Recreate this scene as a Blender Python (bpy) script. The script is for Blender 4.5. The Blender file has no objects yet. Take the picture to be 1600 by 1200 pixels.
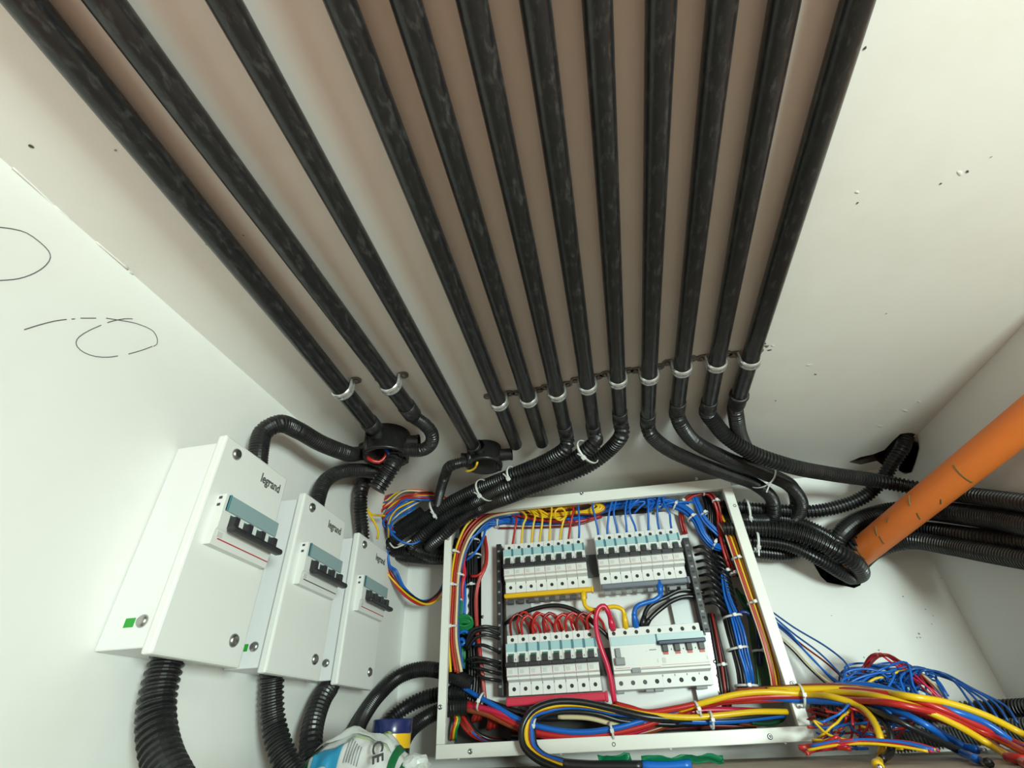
import bpy, bmesh, math, random
from mathutils import Vector, Matrix, noise
random.seed(7)
R = random.Random(11)
PI = math.pi
SC = bpy.context.scene
COL = SC.collection

# ------------------------------------------------------------------ camera
Z0 = 0.037                      # camera height above the ledge the picture was taken from
FPX = 761.36                    # focal length in pixels of a 1600 px wide frame
RT = Vector((0.98039208, 0.19383474, -0.03548882))      # image right in the room
DN = Vector((-0.14216608, 0.57102666, -0.80852790))     # image down
FW = Vector((-0.13645573, 0.79771966, 0.58738674))      # view direction
CAM = Vector((0, 0, Z0))
cd = bpy.data.cameras.new('camera'); cd.sensor_width = 36; cd.lens = FPX/1600*36
cd.clip_start = 0.005; cd.clip_end = 50
cam = bpy.data.objects.new('camera', cd); COL.objects.link(cam)
up = -DN; bk = -FW
cam.matrix_world = Matrix(((RT.x, up.x, bk.x, CAM.x), (RT.y, up.y, bk.y, CAM.y), (RT.z, up.z, bk.z, CAM.z), (0, 0, 0, 1)))
SC.camera = cam
# ------------------------------------------------------------------ world and lights
w_ = bpy.data.worlds.new('world'); SC.world = w_; w_.use_nodes = True
bg = w_.node_tree.nodes['Background']
bg.inputs[0].default_value = (1.0, 0.58, 0.37, 1); bg.inputs[1].default_value = 0.54
def area(name, loc, target, size, power, col, sy=None):
    l = bpy.data.lights.new(name, 'AREA'); l.energy = power; l.color = col; l.size = size
    if sy: l.shape = 'RECTANGLE'; l.size_y = sy
    o = bpy.data.objects.new(name, l); COL.objects.link(o); o.location = loc
    o.rotation_euler = (Vector(target)-Vector(loc)).to_track_quat('-Z', 'Y').to_euler()
    return o
area('room_lamp', (0.64, -0.62, 0.045), (-0.05, 0.60, 0.30), 0.24, 18.5, (0.80, 1.0, 0.92))
SC.view_settings.view_transform = 'Standard'; SC.view_settings.look = 'None'
SC.view_settings.exposure = 0.17; SC.view_settings.gamma = 1; SC.view_settings.use_curve_mapping = False

# ------------------------------------------------------------------ geometry of the place
WALLY, CEIL, XR, FLOOR = 0.96, 0.385 + Z0, 0.54, 0.0
def xleft(y): return -0.428 + 0.036*y
def ray(x, y): return RT*(x-800) + DN*(y-600) + FW*FPX
def dep(x, y, Y): d = ray(x, y); return CAM + d*(Y/d.y)           # point at room depth Y
def hgt(x, y, Z): d = ray(x, y); return CAM + d*((Z-Z0)/d.z)      # point at room height Z
def sid(x, y, X): d = ray(x, y); return CAM + d*(X/d.x)           # point at room side X
PO = Vector((-.2792, .8416, -.0212+Z0))
PU = Vector((.99889, .04653, .00671)).normalized()
PV = Vector((-.002, .0063, 1.)); PV = (PV-PU*PU.dot(PV)).normalized(); PN = PU.cross(PV)
PM = Matrix(((PU.x, PV.x, PN.x, PO.x), (PU.y, PV.y, PN.y, PO.y), (PU.z, PV.z, PN.z, PO.z), (0, 0, 0, 1)))
def pan(x, y, w):                                                  # point on a plane parallel to the panel front
    d = ray(x, y); return CAM + d*((PO + PN*w - CAM).dot(PN)/d.dot(PN))
def loc_(u, v, w): return PM @ Vector((u, v, w))

# ------------------------------------------------------------------ materials
MATS = {}
def mat(name, col, rough=.5, metal=0, spec=.5, bump=None, vary=None, coat=0):
    m = bpy.data.materials.new(name); m.use_nodes = True; nt = m.node_tree; b = nt.nodes['Principled BSDF']
    b.inputs['Base Color'].default_value = (*col, 1); b.inputs['Roughness'].default_value = rough
    b.inputs['Metallic'].default_value = metal; b.inputs['Specular IOR Level'].default_value = spec
    if coat: b.inputs['Coat Weight'].default_value = coat
    if bump or vary:
        tc = nt.nodes.new('ShaderNodeTexCoord')
    if bump:
        sc, st, dist = bump
        n = nt.nodes.new('ShaderNodeTexNoise'); n.inputs['Scale'].default_value = sc; n.inputs['Detail'].default_value = 6
        bp = nt.nodes.new('ShaderNodeBump'); bp.inputs['Strength'].default_value = st; bp.inputs['Distance'].default_value = dist
        nt.links.new(tc.outputs['Object'], n.inputs['Vector']); nt.links.new(n.outputs['Fac'], bp.inputs['Height'])
        nt.links.new(bp.outputs['Normal'], b.inputs['Normal'])
    if vary:
        sc, c2, lo, hi = vary[:4]; stretch = vary[4] if len(vary) > 4 else (1, 1, 1)
        mp = nt.nodes.new('ShaderNodeMapping'); mp.inputs['Scale'].default_value = stretch
        n = nt.nodes.new('ShaderNodeTexNoise'); n.inputs['Scale'].default_value = sc; n.inputs['Detail'].default_value = 8
        n.inputs['Roughness'].default_value = .65
        r = nt.nodes.new('ShaderNodeValToRGB'); r.color_ramp.elements[0].position = lo; r.color_ramp.elements[1].position = hi
        r.color_ramp.elements[0].color = (*col, 1); r.color_ramp.elements[1].color = (*c2, 1)
        nt.links.new(tc.outputs['Object'], mp.inputs['Vector']); nt.links.new(mp.outputs['Vector'], n.inputs['Vector'])
        nt.links.new(n.outputs['Fac'], r.inputs['Fac']); nt.links.new(r.outputs['Color'], b.inputs['Base Color'])
    MATS[name] = m; return m
mat('plaster', (.80, .795, .77), .55, bump=(160, .10, .0006), vary=(5, (.75, .74, .71), .45, .75))
mat('plaster_ceiling', (.79, .775, .74), .5, bump=(130, .10, .0006), vary=(7, (.74, .71, .66), .45, .78))
mat('ledge', (.56, .51, .43), .7, bump=(60, .3, .002), vary=(14, (.44, .40, .34), .4, .7))
mat('raw_plaster', (.42, .39, .35), .9, bump=(90, .8, .004), vary=(60, (.25, .23, .2), .4, .6))
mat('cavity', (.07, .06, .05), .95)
mat('pencil', (.10, .10, .11), .7)
mat('paint_white', (.86, .86, .84), .3)
mat('enclosure', (.80, .81, .79), .38, bump=(700, .03, .0003))
mat('enclosure_side', (.78, .78, .79), .4, bump=(700, .03, .0003))
mat('frame_white', (.84, .84, .79), .35, bump=(700, .03, .0003))
mat('plate_white', (.80, .80, .79), .35)
mat('box_inside', (.045, .042, .04), .6)  # near-black back plate, shade behind the wire bundles included in its colour
mat('pipe_black', (.010, .010, .011), .30, vary=(200, (.085, .083, .08), .52, .92, (1, .40, 1)), bump=(300, .06, .0005))
mat('pipe_sleeve', (.013, .013, .014), .45, vary=(70, (.14, .135, .13), .52, .78), bump=(300, .1, .0006))
mat('hose', (.011, .011, .012), .34, vary=(40, (.03, .03, .03), .45, .8))
mat('hose_grey', (.09, .09, .09), .5)
mat('box_black', (.013, .013, .014), .38, vary=(60, (.07, .07, .068), .52, .8))
mat('zinc', (.66, .68, .68), .26, metal=.75, bump=(200, .1, .0005))
mat('zinc_shaded', (.22, .21, .20), .45, metal=.8)  # zinc of clamp ears and screws, shadow between the pipes put into the colour
mat('screw', (.45, .46, .46), .3, metal=1.0)
mat('steel', (.75, .76, .77), .25, metal=1.0)
mat('alu', (.36, .38, .39), .45, metal=.6)
mat('breaker', (.74, .745, .73), .4)
mat('breaker_print', (.60, .60, .585), .5)
mat('teal', (.36, .56, .60), .3)
mat('teal_dark', (.06, .20, .25), .35)
mat('teal_grey', (.27, .38, .40), .3)
mat('teal_pale', (.50, .66, .69), .3)
mat('green_flag', (.02, .17, .12), .4)
mat('red_flag', (.50, .05, .03), .35)
mat('toggle', (.022, .023, .027), .38)
mat('toggle_navy', (.02, .035, .075), .35)
mat('grey_plastic', (.25, .26, .27), .45)
mat('dark_grey', (.055, .055, .06), .5)
mat('hole', (.012, .012, .012), .6)
mat('print_dark', (.05, .05, .055), .5)
mat('print_red', (.5, .03, .03), .5)
mat('bus_yellow', (.80, .46, .01), .3)
mat('bus_grey', (.16, .18, .22), .35)
mat('bus_red', (.62, .03, .07), .25)
mat('tie', (.72, .73, .72), .35)
mat('orange', (.86, .215, .04), .42, vary=(9, (.76, .18, .03), .4, .75))
mat('marker_green', (.06, .12, .05), .6)
mat('green_sticker', (.02, .33, .03), .5)
mat('text_grey', (.09, .09, .085), .5)
for n, c in dict(yellow=(.83, .52, .012), red=(.50, .022, .018), crimson=(.62, .02, .07), blue=(.008, .13, .55), blue2=(.015, .085, .32),
                 black=(.012, .012, .014), green=(.012, .22, .06), dgreen=(.008, .09, .03), maroon=(.22, .015, .012), white=(.72, .7, .66),
                 cream=(.72, .60, .36), brown=(.30, .06, .02), navy=(.015, .03, .14), purple=(.10, .03, .14)).items():
    mat('wire_'+n, c, .3)
mat('tube_navy', (.012, .022, .11), .25)
mat('tube_yellow', (.85, .50, .01), .3)
mat('tape_green', (.01, .30, .13), .35)
mat('copper', (.75, .45, .30), .3, metal=1)

# ------------------------------------------------------------------ mesh helpers
def mesh(bm, name, m, smooth=False):
    me = bpy.data.meshes.new(name); bm.normal_update(); bm.to_mesh(me); bm.free()
    me.materials.append(MATS[m] if isinstance(m, str) else m)
    if smooth:
        for p in me.polygons: p.use_smooth = True
    return me
def link(name, me, parent=None, mw=None):
    o = bpy.data.objects.new(name, me); COL.objects.link(o)
    if parent: o.parent = parent
    if mw is not None: o.matrix_world = mw
    return o
def obj(name, bm, m, parent=None, smooth=False):
    return link(name, mesh(bm, name, m, smooth), parent)
def tag(o, label=None, cat=None, group=None, kind=None):
    if label: o['label'] = label
    if cat: o['category'] = cat
    if group: o['group'] = group
    if kind: o['kind'] = kind
    return o
def thing(name, label, cat, mw=None, group=None):
    o = bpy.data.objects.new(name, None); COL.objects.link(o); o.empty_display_size = .02
    if mw is not None: o.matrix_world = mw
    return tag(o, label, cat, group)
def box(bm, a, b, bev=0, M=None):
    vs = [bm.verts.new((x, y, z)) for x in (a[0], b[0]) for y in (a[1], b[1]) for z in (a[2], b[2])]
    fs = [(0, 1, 3, 2), (4, 6, 7, 5), (0, 4, 5, 1), (2, 3, 7, 6), (0, 2, 6, 4), (1, 5, 7, 3)]
    faces = [bm.faces.new([vs[i] for i in f]) for f in fs]
    if bev:
        es = list({e for f in faces for e in f.edges})
        r = bmesh.ops.bevel(bm, geom=es, offset=bev, segments=2, affect='EDGES', profile=.5)
        vs = list({v for f in r['faces'] for v in f.verts} | {v for v in vs if v.is_valid})
    if M is not None: bmesh.ops.transform(bm, matrix=M, verts=[v for v in vs if v.is_valid])
    return bm
def B(*args, **k):
    bm = bmesh.new(); box(bm, *args, **k); return bm
def spline(pts, step=.006, closed=False):
    P = [Vector(p) for p in pts]; out = []
    n = len(P)
    if n < 3 and not closed:
        k = max(1, int((P[1]-P[0]).length/step)); return [P[0].lerp(P[1], i/k) for i in range(k+1)]
    rng = range(n if closed else n-1)
    for i in rng:
        if closed: a, b, c, d = P[i-1], P[i], P[(i+1) % n], P[(i+2) % n]
        else:
            b, c = P[i], P[i+1]; a = P[i-1] if i > 0 else b*2-c; d = P[i+2] if i+2 < n else c*2-b
        # centripetal catmull-rom
        t0 = 0; t1 = max((b-a).length**.5, 1e-5); t2 = t1+max((c-b).length**.5, 1e-5); t3 = t2+max((d-c).length**.5, 1e-5)
        k = max(2, int((c-b).length/step))
        for j in range(k):
            t = t1+(t2-t1)*j/k
            A1 = a*((t1-t)/(t1-t0))+b*((t-t0)/(t1-t0)); A2 = b*((t2-t)/(t2-t1))+c*((t-t1)/(t2-t1)); A3 = c*((t3-t)/(t3-t2))+d*((t-t2)/(t3-t2))
            B1 = A1*((t2-t)/(t2-t0))+A2*((t-t0)/(t2-t0)); B2 = A2*((t3-t)/(t3-t1))+A3*((t-t1)/(t3-t1))
            out.append(B1*((t2-t)/(t2-t1))+B2*((t-t1)/(t2-t1)))
    if not closed: out.append(P[-1])
    return out
def resample(path, step):
    out = [path[0]]; acc = 0; 
    L = [0]
    for a, b in zip(path, path[1:]): L.append(L[-1]+(b-a).length)
    n = max(2, int(round(L[-1]/step))); j = 0
    for i in range(1, n+1):
        s = L[-1]*i/n
        while j < len(L)-2 and L[j+1] < s: j += 1
        t = (s-L[j])/max(L[j+1]-L[j], 1e-9); out.append(path[j].lerp(path[j+1], min(t, 1)))
    return out
def frames(path):
    n = len(path); T = []
    for i in range(n):
        t = path[min(i+1, n-1)]-path[max(i-1, 0)]
        T.append(t.normalized() if t.length > 1e-9 else Vector((0, 0, 1)))
    ref = Vector((0, 0, 1)) if abs(T[0].z) < .9 else Vector((1, 0, 0))
    N = [(ref-T[0]*ref.dot(T[0])).normalized()]
    for i in range(1, n):
        v = N[-1]-T[i]*N[-1].dot(T[i]); N.append(v.normalized() if v.length > 1e-6 else N[-1])
    return T, N
def tube(bm, path, r, seg=8, caps=True, closed=False):
    T, N = frames(path); rings = []
    for i, p in enumerate(path):
        rr = r[i] if isinstance(r, (list, tuple)) else r
        b = T[i].cross(N[i])
        rings.append([bm.verts.new(p+(N[i]*math.cos(2*PI*k/seg)+b*math.sin(2*PI*k/seg))*rr) for k in range(seg)])
    m = len(rings)
    for i in range(m if closed else m-1):
        A, Bq = rings[i], rings[(i+1) % m]
        for k in range(seg): bm.faces.new((A[k], A[(k+1) % seg], Bq[(k+1) % seg], Bq[k]))
    if caps and not closed:
        bm.faces.new(rings[0][::-1]); bm.faces.new(rings[-1])
    return bm
def hose_mesh(bm, path, r, pitch=.0052, seg=20, depth=.15):
    path = resample(path, pitch/4); rad = [r if i % 4 in (0, 1) else r*(1-depth) for i in range(len(path))]
    return tube(bm, path, rad, seg)
def lathe(bm, prof, seg=24, M=None, cap=True):
    rings = [[bm.verts.new((r*math.cos(2*PI*k/seg), r*math.sin(2*PI*k/seg), z)) for k in range(seg)] for r, z in prof]
    for A, Bq in zip(rings, rings[1:]):
        for k in range(seg): bm.faces.new((A[k], A[(k+1) % seg], Bq[(k+1) % seg], Bq[k]))
    if cap: bm.faces.new(rings[0][::-1]); bm.faces.new(rings[-1])
    if M is not None: bmesh.ops.transform(bm, matrix=M, verts=[v for q in rings for v in q])
    return bm
def rot_to(p, d, x=None):            # matrix at p with local z along d
    d = Vector(d).normalized(); q = d.to_track_quat('Z', 'Y'); return Matrix.Translation(p) @ q.to_matrix().to_4x4()
def poly_holes(outer, holes, name, m):   # flat polygon (3-D points) with holes
    bm = bmesh.new(); es = []
    for loop in [outer]+holes:
        vs = [bm.verts.new(p) for p in loop]
        for i in range(len(vs)): es.append(bm.edges.new((vs[i], vs[(i+1) % len(vs)])))
    bmesh.ops.triangle_fill(bm, use_beauty=True, edges=es)
    return bm
_txt = {}
def text_bm(s, size, thick=.0003):
    key = (s, size)
    if key not in _txt:
        cu = bpy.data.curves.new('t', 'FONT'); cu.body = s; cu.size = size; cu.extrude = thick; cu.offset = size*.022; cu.resolution_u = 3
        o = bpy.data.objects.new('t', cu); COL.objects.link(o)
        dg = bpy.context.evaluated_depsgraph_get(); me = bpy.data.meshes.new_from_object(o.evaluated_get(dg))
        bpy.data.objects.remove(o); bpy.data.curves.remove(cu); _txt[key] = me
    bm = bmesh.new(); bm.from_mesh(_txt[key]); return bm

# ------------------------------------------------------------------ the shell
def dense(path_px, fn): return [fn(*p) for p in path_px]
# ceiling with a broken-out corner near the right wall
ch = [(1326, 722), (1345, 714), (1364, 710), (1382, 703), (1396, 688), (1407, 678), (1420, 676), (1431, 678), (1428, 700), (1420, 722), (1398, 728), (1370, 720), (1345, 726)]
chole = [hgt(x, y, CEIL) for x, y in ch]
for v in chole: v.x = min(v.x, XR-.003); v.y = min(v.y, WALLY-.004)
outer = [Vector((xleft(-.9), -.9, CEIL)), Vector((1.6, -.9, CEIL)), Vector((1.6, .45, CEIL)), Vector((XR, .45, CEIL)), Vector((XR, WALLY, CEIL)), Vector((xleft(WALLY), WALLY, CEIL))]
o = obj('ceiling', poly_holes(outer, [chole], 'ceiling', None), 'plaster_ceiling'); tag(o, 'white painted plaster ceiling with black pipes fixed to it', kind='structure')
ceiling = o
def recess(loop, dirv, depth, name, parent):
    bm = bmesh.new(); c = sum(loop, Vector())/len(loop)
    a = [bm.verts.new(p) for p in loop]; b = [bm.verts.new(p+dirv*depth*.35+(p-c)*(.0+.15*R.random())) for p in loop]; e = [bm.verts.new(p+dirv*depth) for p in loop]
    for A, Bq in ((a, b), (b, e)):
        for i in range(len(a)): bm.faces.new((A[i], A[(i+1) % len(a)], Bq[(i+1) % len(a)], Bq[i]))
    bm.faces.new(e)
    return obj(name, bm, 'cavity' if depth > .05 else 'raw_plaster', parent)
recess(chole, Vector((0, 0, 1)), .07, 'broken_hole', ceiling)
# back wall with the pipe hole
hc = dep(1308, 872, WALLY); hr = .046
whole = [hc+Vector((math.cos(a)*hr*(1+.10*math.sin(3*a+1)), 0, math.sin(a)*hr*(1.05+.08*math.cos(5*a)))) for a in [2*PI*i/22 for i in range(22)]]
outer = [Vector((xleft(WALLY), WALLY, FLOOR)), Vector((XR, WALLY, FLOOR)), Vector((XR, WALLY, CEIL)), Vector((xleft(WALLY), WALLY, CEIL))]
wall_back = obj('wall_back', poly_holes(outer, [whole], 'w', None), 'plaster'); tag(wall_back, 'white plaster back wall carrying the open panel', kind='structure')
recess(whole, Vector((0, 1, 0)), .12, 'wall_hole', wall_back)
def quad(name, pts, m, label, parent=None):
    bm = bmesh.new(); bm.faces.new([bm.verts.new(p) for p in pts]); o = obj(name, bm, m, parent)
    if not parent: tag(o, label, kind='structure')
    return o
wall_left = quad('wall_left', [(xleft(-.9), -.9, FLOOR), (xleft(WALLY), WALLY, FLOOR), (xleft(WALLY), WALLY, CEIL), (xleft(-.9), -.9, CEIL)], 'plaster', 'white plaster left wall with pencil circles')
bm = B((XR, .45, FLOOR), (XR+.04, WALLY+.02, CEIL)); wall_right = obj('wall_right', bm, 'plaster'); tag(wall_right, 'white plaster right wall behind the orange pipe', kind='structure')
floor = quad('floor', [(-.50, .12, FLOOR), (1.0, .12, FLOOR), (1.0, WALLY+.02, FLOOR), (-.50, WALLY+.02, FLOOR)], 'ledge', 'beige dusty ledge under the panel')
# broken plaster on the right wall under the ceiling hole
rb = [(1432, 676), (1436, 700), (1430, 722), (1424, 738), (1414, 741), (1404, 735), (1405, 715), (1412, 700)]
bm = bmesh.new(); vs = []
for x, y in rb:
    p = sid(x, y, XR-.0015); p.y = min(p.y, WALLY-.002); p.z = min(p.z, CEIL-.001); vs.append(bm.verts.new(p))
bm.faces.new(vs); r = bmesh.ops.extrude_face_region(bm, geom=bm.faces[:]); 
obj('chipped_plaster', bm, 'raw_plaster', wall_right)
# pencil circles on the left wall
def stroke(px, name='pencil_mark', closed=False, r=.00036):
    pts = []
    for x, y in px:
        p = sid(x, y, -.42); 
        for _ in range(4): p = sid(x, y, xleft(p.y)+.0004)
        pts.append(p)
    bm = bmesh.new(); tube(bm, spline(pts, .004, closed), r, 5, closed=closed); return obj(name, bm, 'pencil', wall_left)
stroke([(-30, 352), (0, 355), (22, 358), (42, 364), (62, 378), (76, 392), (79, 402), (72, 414), (55, 426), (30, 435), (0, 438), (-30, 438)])
stroke([(38, 515), (60, 508), (88, 501), (104, 499)]); stroke([(112, 498.5), (117, 498)]); stroke([(126, 497), (150, 497)])
stroke([(166, 497), (185, 500), (215, 506), (240, 518), (246, 530), (245, 538), (240, 541)])
stroke([(238, 541), (225, 546), (212, 550), (201, 553)]); stroke([(184, 556), (170, 558), (150, 557), (132, 551), (121, 542), (119, 534), (124, 526), (140, 516), (158, 508)])
stroke([(168, 504), (178, 501), (195, 498), (207, 498)])
# flecks and drips of paint on the ceiling
def fleck(x, y, s, m, long=1, a=0):
    p = hgt(x, y, CEIL-.0004); bm = bmesh.new()
    vs = []
    for k in range(9):
        t = 2*PI*k/9; rr = s*(.6+.6*R.random()); q = Vector((math.cos(t)*rr*long, math.sin(t)*rr, 0)); q.rotate(Matrix.Rotation(a, 3, 'Z')); vs.append(q+p)
    lo = [bm.verts.new(v) for v in vs]; c = bm.verts.new(p-Vector((0, 0, s*.25)))
    for k in range(9): bm.faces.new((lo[k], lo[(k+1) % 9], c))
    obj('paint_fleck', bm, m, ceiling, True)
for x, y, s, m, l, a in [(48, 228, .0016, 'dark_grey', 1.3, .4), (180, 235, .001, 'grey_plastic', 1, 0), (324, 383, .0009, 'dark_grey', 2, .8), (380, 368, .0008, 'dark_grey', 1, 0), (1340, 317, .0012, 'dark_grey', 1, 0), (1470, 287, .0010, 'dark_grey', 1, 0),
        (1549, 245, .0008, 'grey_plastic', 1, 0), (1352, 75, .0012, 'dark_grey', 1, 0), (1385, 490, .0008, 'grey_plastic', 1.5, .3), (1274, 585, .0011, 'dark_grey', 2.2, .5), (1212, 626, .001, 'grey_plastic', 2, 1.2),
        (1264, 570, .002, 'paint_white', 2.5, 0), (1415, 642, .0022, 'paint_white', 3, .7), (1437, 628, .002, 'paint_white', 2.4, .9), (1375, 666, .0018, 'paint_white', 2.6, .6), (1362, 659, .0012, 'paint_white', 1.5, 0), (1500, 270, .0014, 'paint_white', 3, .8), (1512, 268, .001, 'dark_grey', 2, .8), (1340, 300, .0013, 'paint_white', 2, .6),
        (1198, 541, .0026, 'raw_plaster', 1.4, .7), (1203, 547, .0014, 'dark_grey', 2, .2), (1196, 537, .0012, 'dark_grey', 1.6, 1.0), (1190, 549, .0018, 'raw_plaster', 1, 0), (1208, 540, .0016, 'paint_white', 2, .7)]:
    fleck(x, y, s, m, l, a)
def wfleck(x, y, s):
    p = dep(x, y, WALLY-.0004); bm = bmesh.new(); vs = [bm.verts.new(p+Vector((math.cos(t)*s*(.6+.7*R.random()), 0, math.sin(t)*s*(.6+.7*R.random())))) for t in [2*PI*k/8 for k in range(8)]]
    c = bm.verts.new(p-Vector((0, s*.3, 0)))
    for k in range(8): bm.faces.new((vs[k], vs[(k+1) % 8], c))
    obj('dirt_fleck', bm, 'grey_plastic', wall_back, True)
for x, y, s in [(1436, 990, .0016), (1433, 996, .001), (1438, 996, .001), (1373, 1016, .0012), (1350, 1027, .0012), (1456, 975, .0009), (1411, 932, .0012), (1446, 952, .001), (1458, 962, .0009), (1470, 903, .0008), (1299, 962, .0008)]: wfleck(x, y, s)
# sealant drip along the top of the left wall
def drip(px, r):
    pts = [hgt(x, y, CEIL-.0004) for x, y in px]; bm = bmesh.new(); tube(bm, spline(pts, .004), r, 6); obj('plaster_ridge', bm, 'plaster_ceiling', ceiling, True)
drip([(20, 262), (60, 298), (100, 338), (140, 378), (175, 408), (208, 428)], .0009); drip([(85, 322), (110, 345), (125, 362)], .0012); drip([(150, 378), (180, 403), (200, 420)], .001)

# ------------------------------------------------------------------ rigid pipes on the ceiling
ZP = CEIL-.0135
def pipe_ends(): return [
    ((37, 0), (587, 672), .0116), ((163, 0), (645, 648), .0112), ((350, 0), (745, 706), .0102), ((531, 0), (806, 695), .0100), ((634, 0), (847, 692), .0100), ((737, 0), (884, 676), .0100),
    ((836, 0), (928, 676), .0100), ((933, 0), (969, 656), .0098), ((1033, 0), (1012, 660), .0100), ((1129, 0), (1058, 642), .0100), ((1226, 0), (1106, 640), .0100), ((1340, 0), (1150, 634), .0104)]
PLAB = ['black rigid ceiling pipe, first from the left wall, ending at the left junction box', 'black ceiling pipe, second from the left, ending in a curved hose', 'black ceiling pipe, third from the left, without clamp, at the right junction box',
        'black ceiling pipe, fourth from the left, with an open cut end', 'black ceiling pipe, fifth from the left, with an open cut end', 'black ceiling pipe, sixth from the left, joined to a hose bending left',
        'black ceiling pipe, seventh from the left, joined to a hose bending left', 'black ceiling pipe, eighth from the left, joined to the outermost hose bending left', 'black ceiling pipe, fourth from the right, joined to the lowest hose bending right',
        'black ceiling pipe, third from the right, joined to a hose bending right', 'black ceiling pipe, second from the right, joined to the long crossing hose', 'rightmost black ceiling pipe with a collared coupling']
clamp_px = [(540, 612), (610, 605), None, (782, 632), (825, 627), (871, 618), (917, 607), (963, 598), (1012, 592), (1063, 580), (1115, 573), (1163, 568)]
ENDS = []
for i, (t, e, r) in enumerate(pipe_ends()):
    A = hgt(*t, ZP); E = hgt(*e, ZP); d = (E-A).normalized(); S = A-d*((A.y+.55)/d.y)
    T = thing('conduit_pipe', PLAB[i], 'pipe', Matrix.Translation(E), 'rigid conduits along the ceiling')
    iv = Matrix.Translation(-E)
    bm = bmesh.new(); path = [S.lerp(E, k/40) for k in range(41)]
    if i in (3, 4):
        tube(bm, path, r, 24, caps=False); tube(bm, [E, E-d*.04], r*.86, 24, caps=True)
        # rim between outer and inner wall
        ring_o = [v for v in bm.verts if (v.co-E).dot(d) > -1e-4 and abs((v.co-E).length-r) < 1e-4]; 
        bm2 = bmesh.new(); tube(bm2, [E-d*.001, E+d*.0004], r*1.0, 24); bm2.free()
    else: tube(bm, path, r, 24)
    bmesh.ops.transform(bm, matrix=iv, verts=bm.verts[:]); obj('tube', bm, 'pipe_black', T, True)
    if i in (3, 4):
        bm = bmesh.new(); lathe(bm, [(r*.84, -.001), (r*.84, .0004), (r*1.0, .0004), (r*1.0, -.001)], 24, rot_to(Vector(), d), cap=False); obj('cut_rim', bm, 'grey_plastic', T)
    if i not in (3, 4):
        bm = bmesh.new(); L = .024 if i != 11 else .030
        q = rot_to(Vector(), d)
        prof = [(r*1.0, -L-.0002), (r*1.10, -L), (r*1.10, 0), (r*.9, .002)] if i != 11 else [(r, -L), (r*1.22, -L), (r*1.26, -L+.004), (r*1.12, -L+.006), (r*1.12, -.004), (r*.95, .001)]
        lathe(bm, prof, 24, q); obj('coupling_sleeve', bm, 'pipe_sleeve', T, True)
    ENDS.append((E, d, r))
    if clamp_px[i]:
        C = hgt(*clamp_px[i], ZP-.004); s = (C-A).dot(d); C = A+d*s
        x = Vector((d.y, -d.x, 0)).normalized()      # across the pipe
        Mx = Matrix(((x.x, d.x, 0, C.x), (x.y, d.y, 0, C.y), (0, 0, 1, C.z), (0, 0, 0, 1)))
        lab = ['first zinc saddle clamp from the left wall', 'second zinc saddle clamp from the left wall', '', 'zinc saddle clamp on the fourth pipe, leftmost of the row of nine', 'second zinc clamp in the row of nine', 'third zinc clamp in the row of nine', 'fourth zinc clamp in the row of nine', 'middle zinc clamp in the row of nine',
               'sixth zinc clamp in the row of nine', 'seventh zinc clamp in the row of nine', 'second zinc clamp from the right in the row of nine', 'zinc saddle clamp on the rightmost ceiling pipe'][i]
        T2 = thing('pipe_clamp', lab, 'clamp', Mx, 'zinc saddle clamps holding the pipes')
        ht = CEIL-C.z
        # saddle strap: U under the pipe, profile with two ridges
        bm = bmesh.new(); hw = .0060; us = []
        ang = [PI+PI*k/16 for k in range(17)]
        pro = [(-hw, .0002), (-hw*.75, .0022), (-hw*.3, .0024), (0, .0010), (hw*.3, .0024), (hw*.75, .0022), (hw, .0002)]
        rows = []
        ro = r+.0004
        pts2 = [(-1, ht)]+[(a,) for a in ang]+[(1, ht)]
        for q in pts2:
            row = []
            for y, h in pro:
                if len(q) == 2: row.append(bm.verts.new((q[0]*(ro+h), y, ht-.0012)))
                else: row.append(bm.verts.new((math.cos(q[0])*(ro+h), y, math.sin(q[0])*(ro+h))))
            rows.append(row)
        for a_, b_ in zip(rows, rows[1:]):
            for k in range(len(pro)-1): bm.faces.new((a_[k], a_[k+1], b_[k+1], b_[k]))
        obj('strap', bm, 'zinc', T2, True)
        for sgn in (-1, 1):
            if i == 11 and sgn == 1: L = .007
            else: L = .0090
            bm = bmesh.new(); n = 10
            prof = [(sgn*(ro), -hw), (sgn*(ro+L-hw*.6), -hw)]+[(sgn*(ro+L-hw*.6+math.cos(a)*hw), math.sin(a)*hw) for a in [-PI/2+PI*k/n for k in range(1, n)]]+[(sgn*(ro+L-hw*.6), hw), (sgn*ro, hw)]
            f = bm.faces.new([bm.verts.new((x_, y_, ht-.0022)) for x_, y_ in prof])
            ex = bmesh.ops.extrude_face_region(bm, geom=[f]); bmesh.ops.translate(bm, vec=(0, 0, .0017), verts=[v for v in ex['geom'] if isinstance(v, bmesh.types.BMVert)])
            bmesh.ops.recalc_face_normals(bm, faces=bm.faces[:])
            ear = obj('ear', bm, 'zinc_shaded', T2)
            bm = bmesh.new(); lathe(bm, [(.0032, ht-.0022), (.0032, ht-.0034), (.0020, ht-.0042), (.0008, ht-.0034)], 12, Matrix.Translation((sgn*(ro+L*.58), 0, 0))); obj('screw', bm, 'zinc_shaded', ear)

# ------------------------------------------------------------------ flexible corrugated hoses
def hose(pts, r, label, group=None, m='hose', pitch=.0054, name='corrugated_hose', depth=.20):
    bm = bmesh.new(); hose_mesh(bm, spline(pts, .004), r, pitch, depth=depth)
    return tag(obj(name, bm, m, None, False), label, 'hose', group)
E_ = [e for e, d, r in ENDS]
def zz(x, y, z): return hgt(x, y, Z0+z)
G1 = 'hoses bending left from the ceiling pipes'; G2 = 'hoses bending right from the ceiling pipes'
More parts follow.
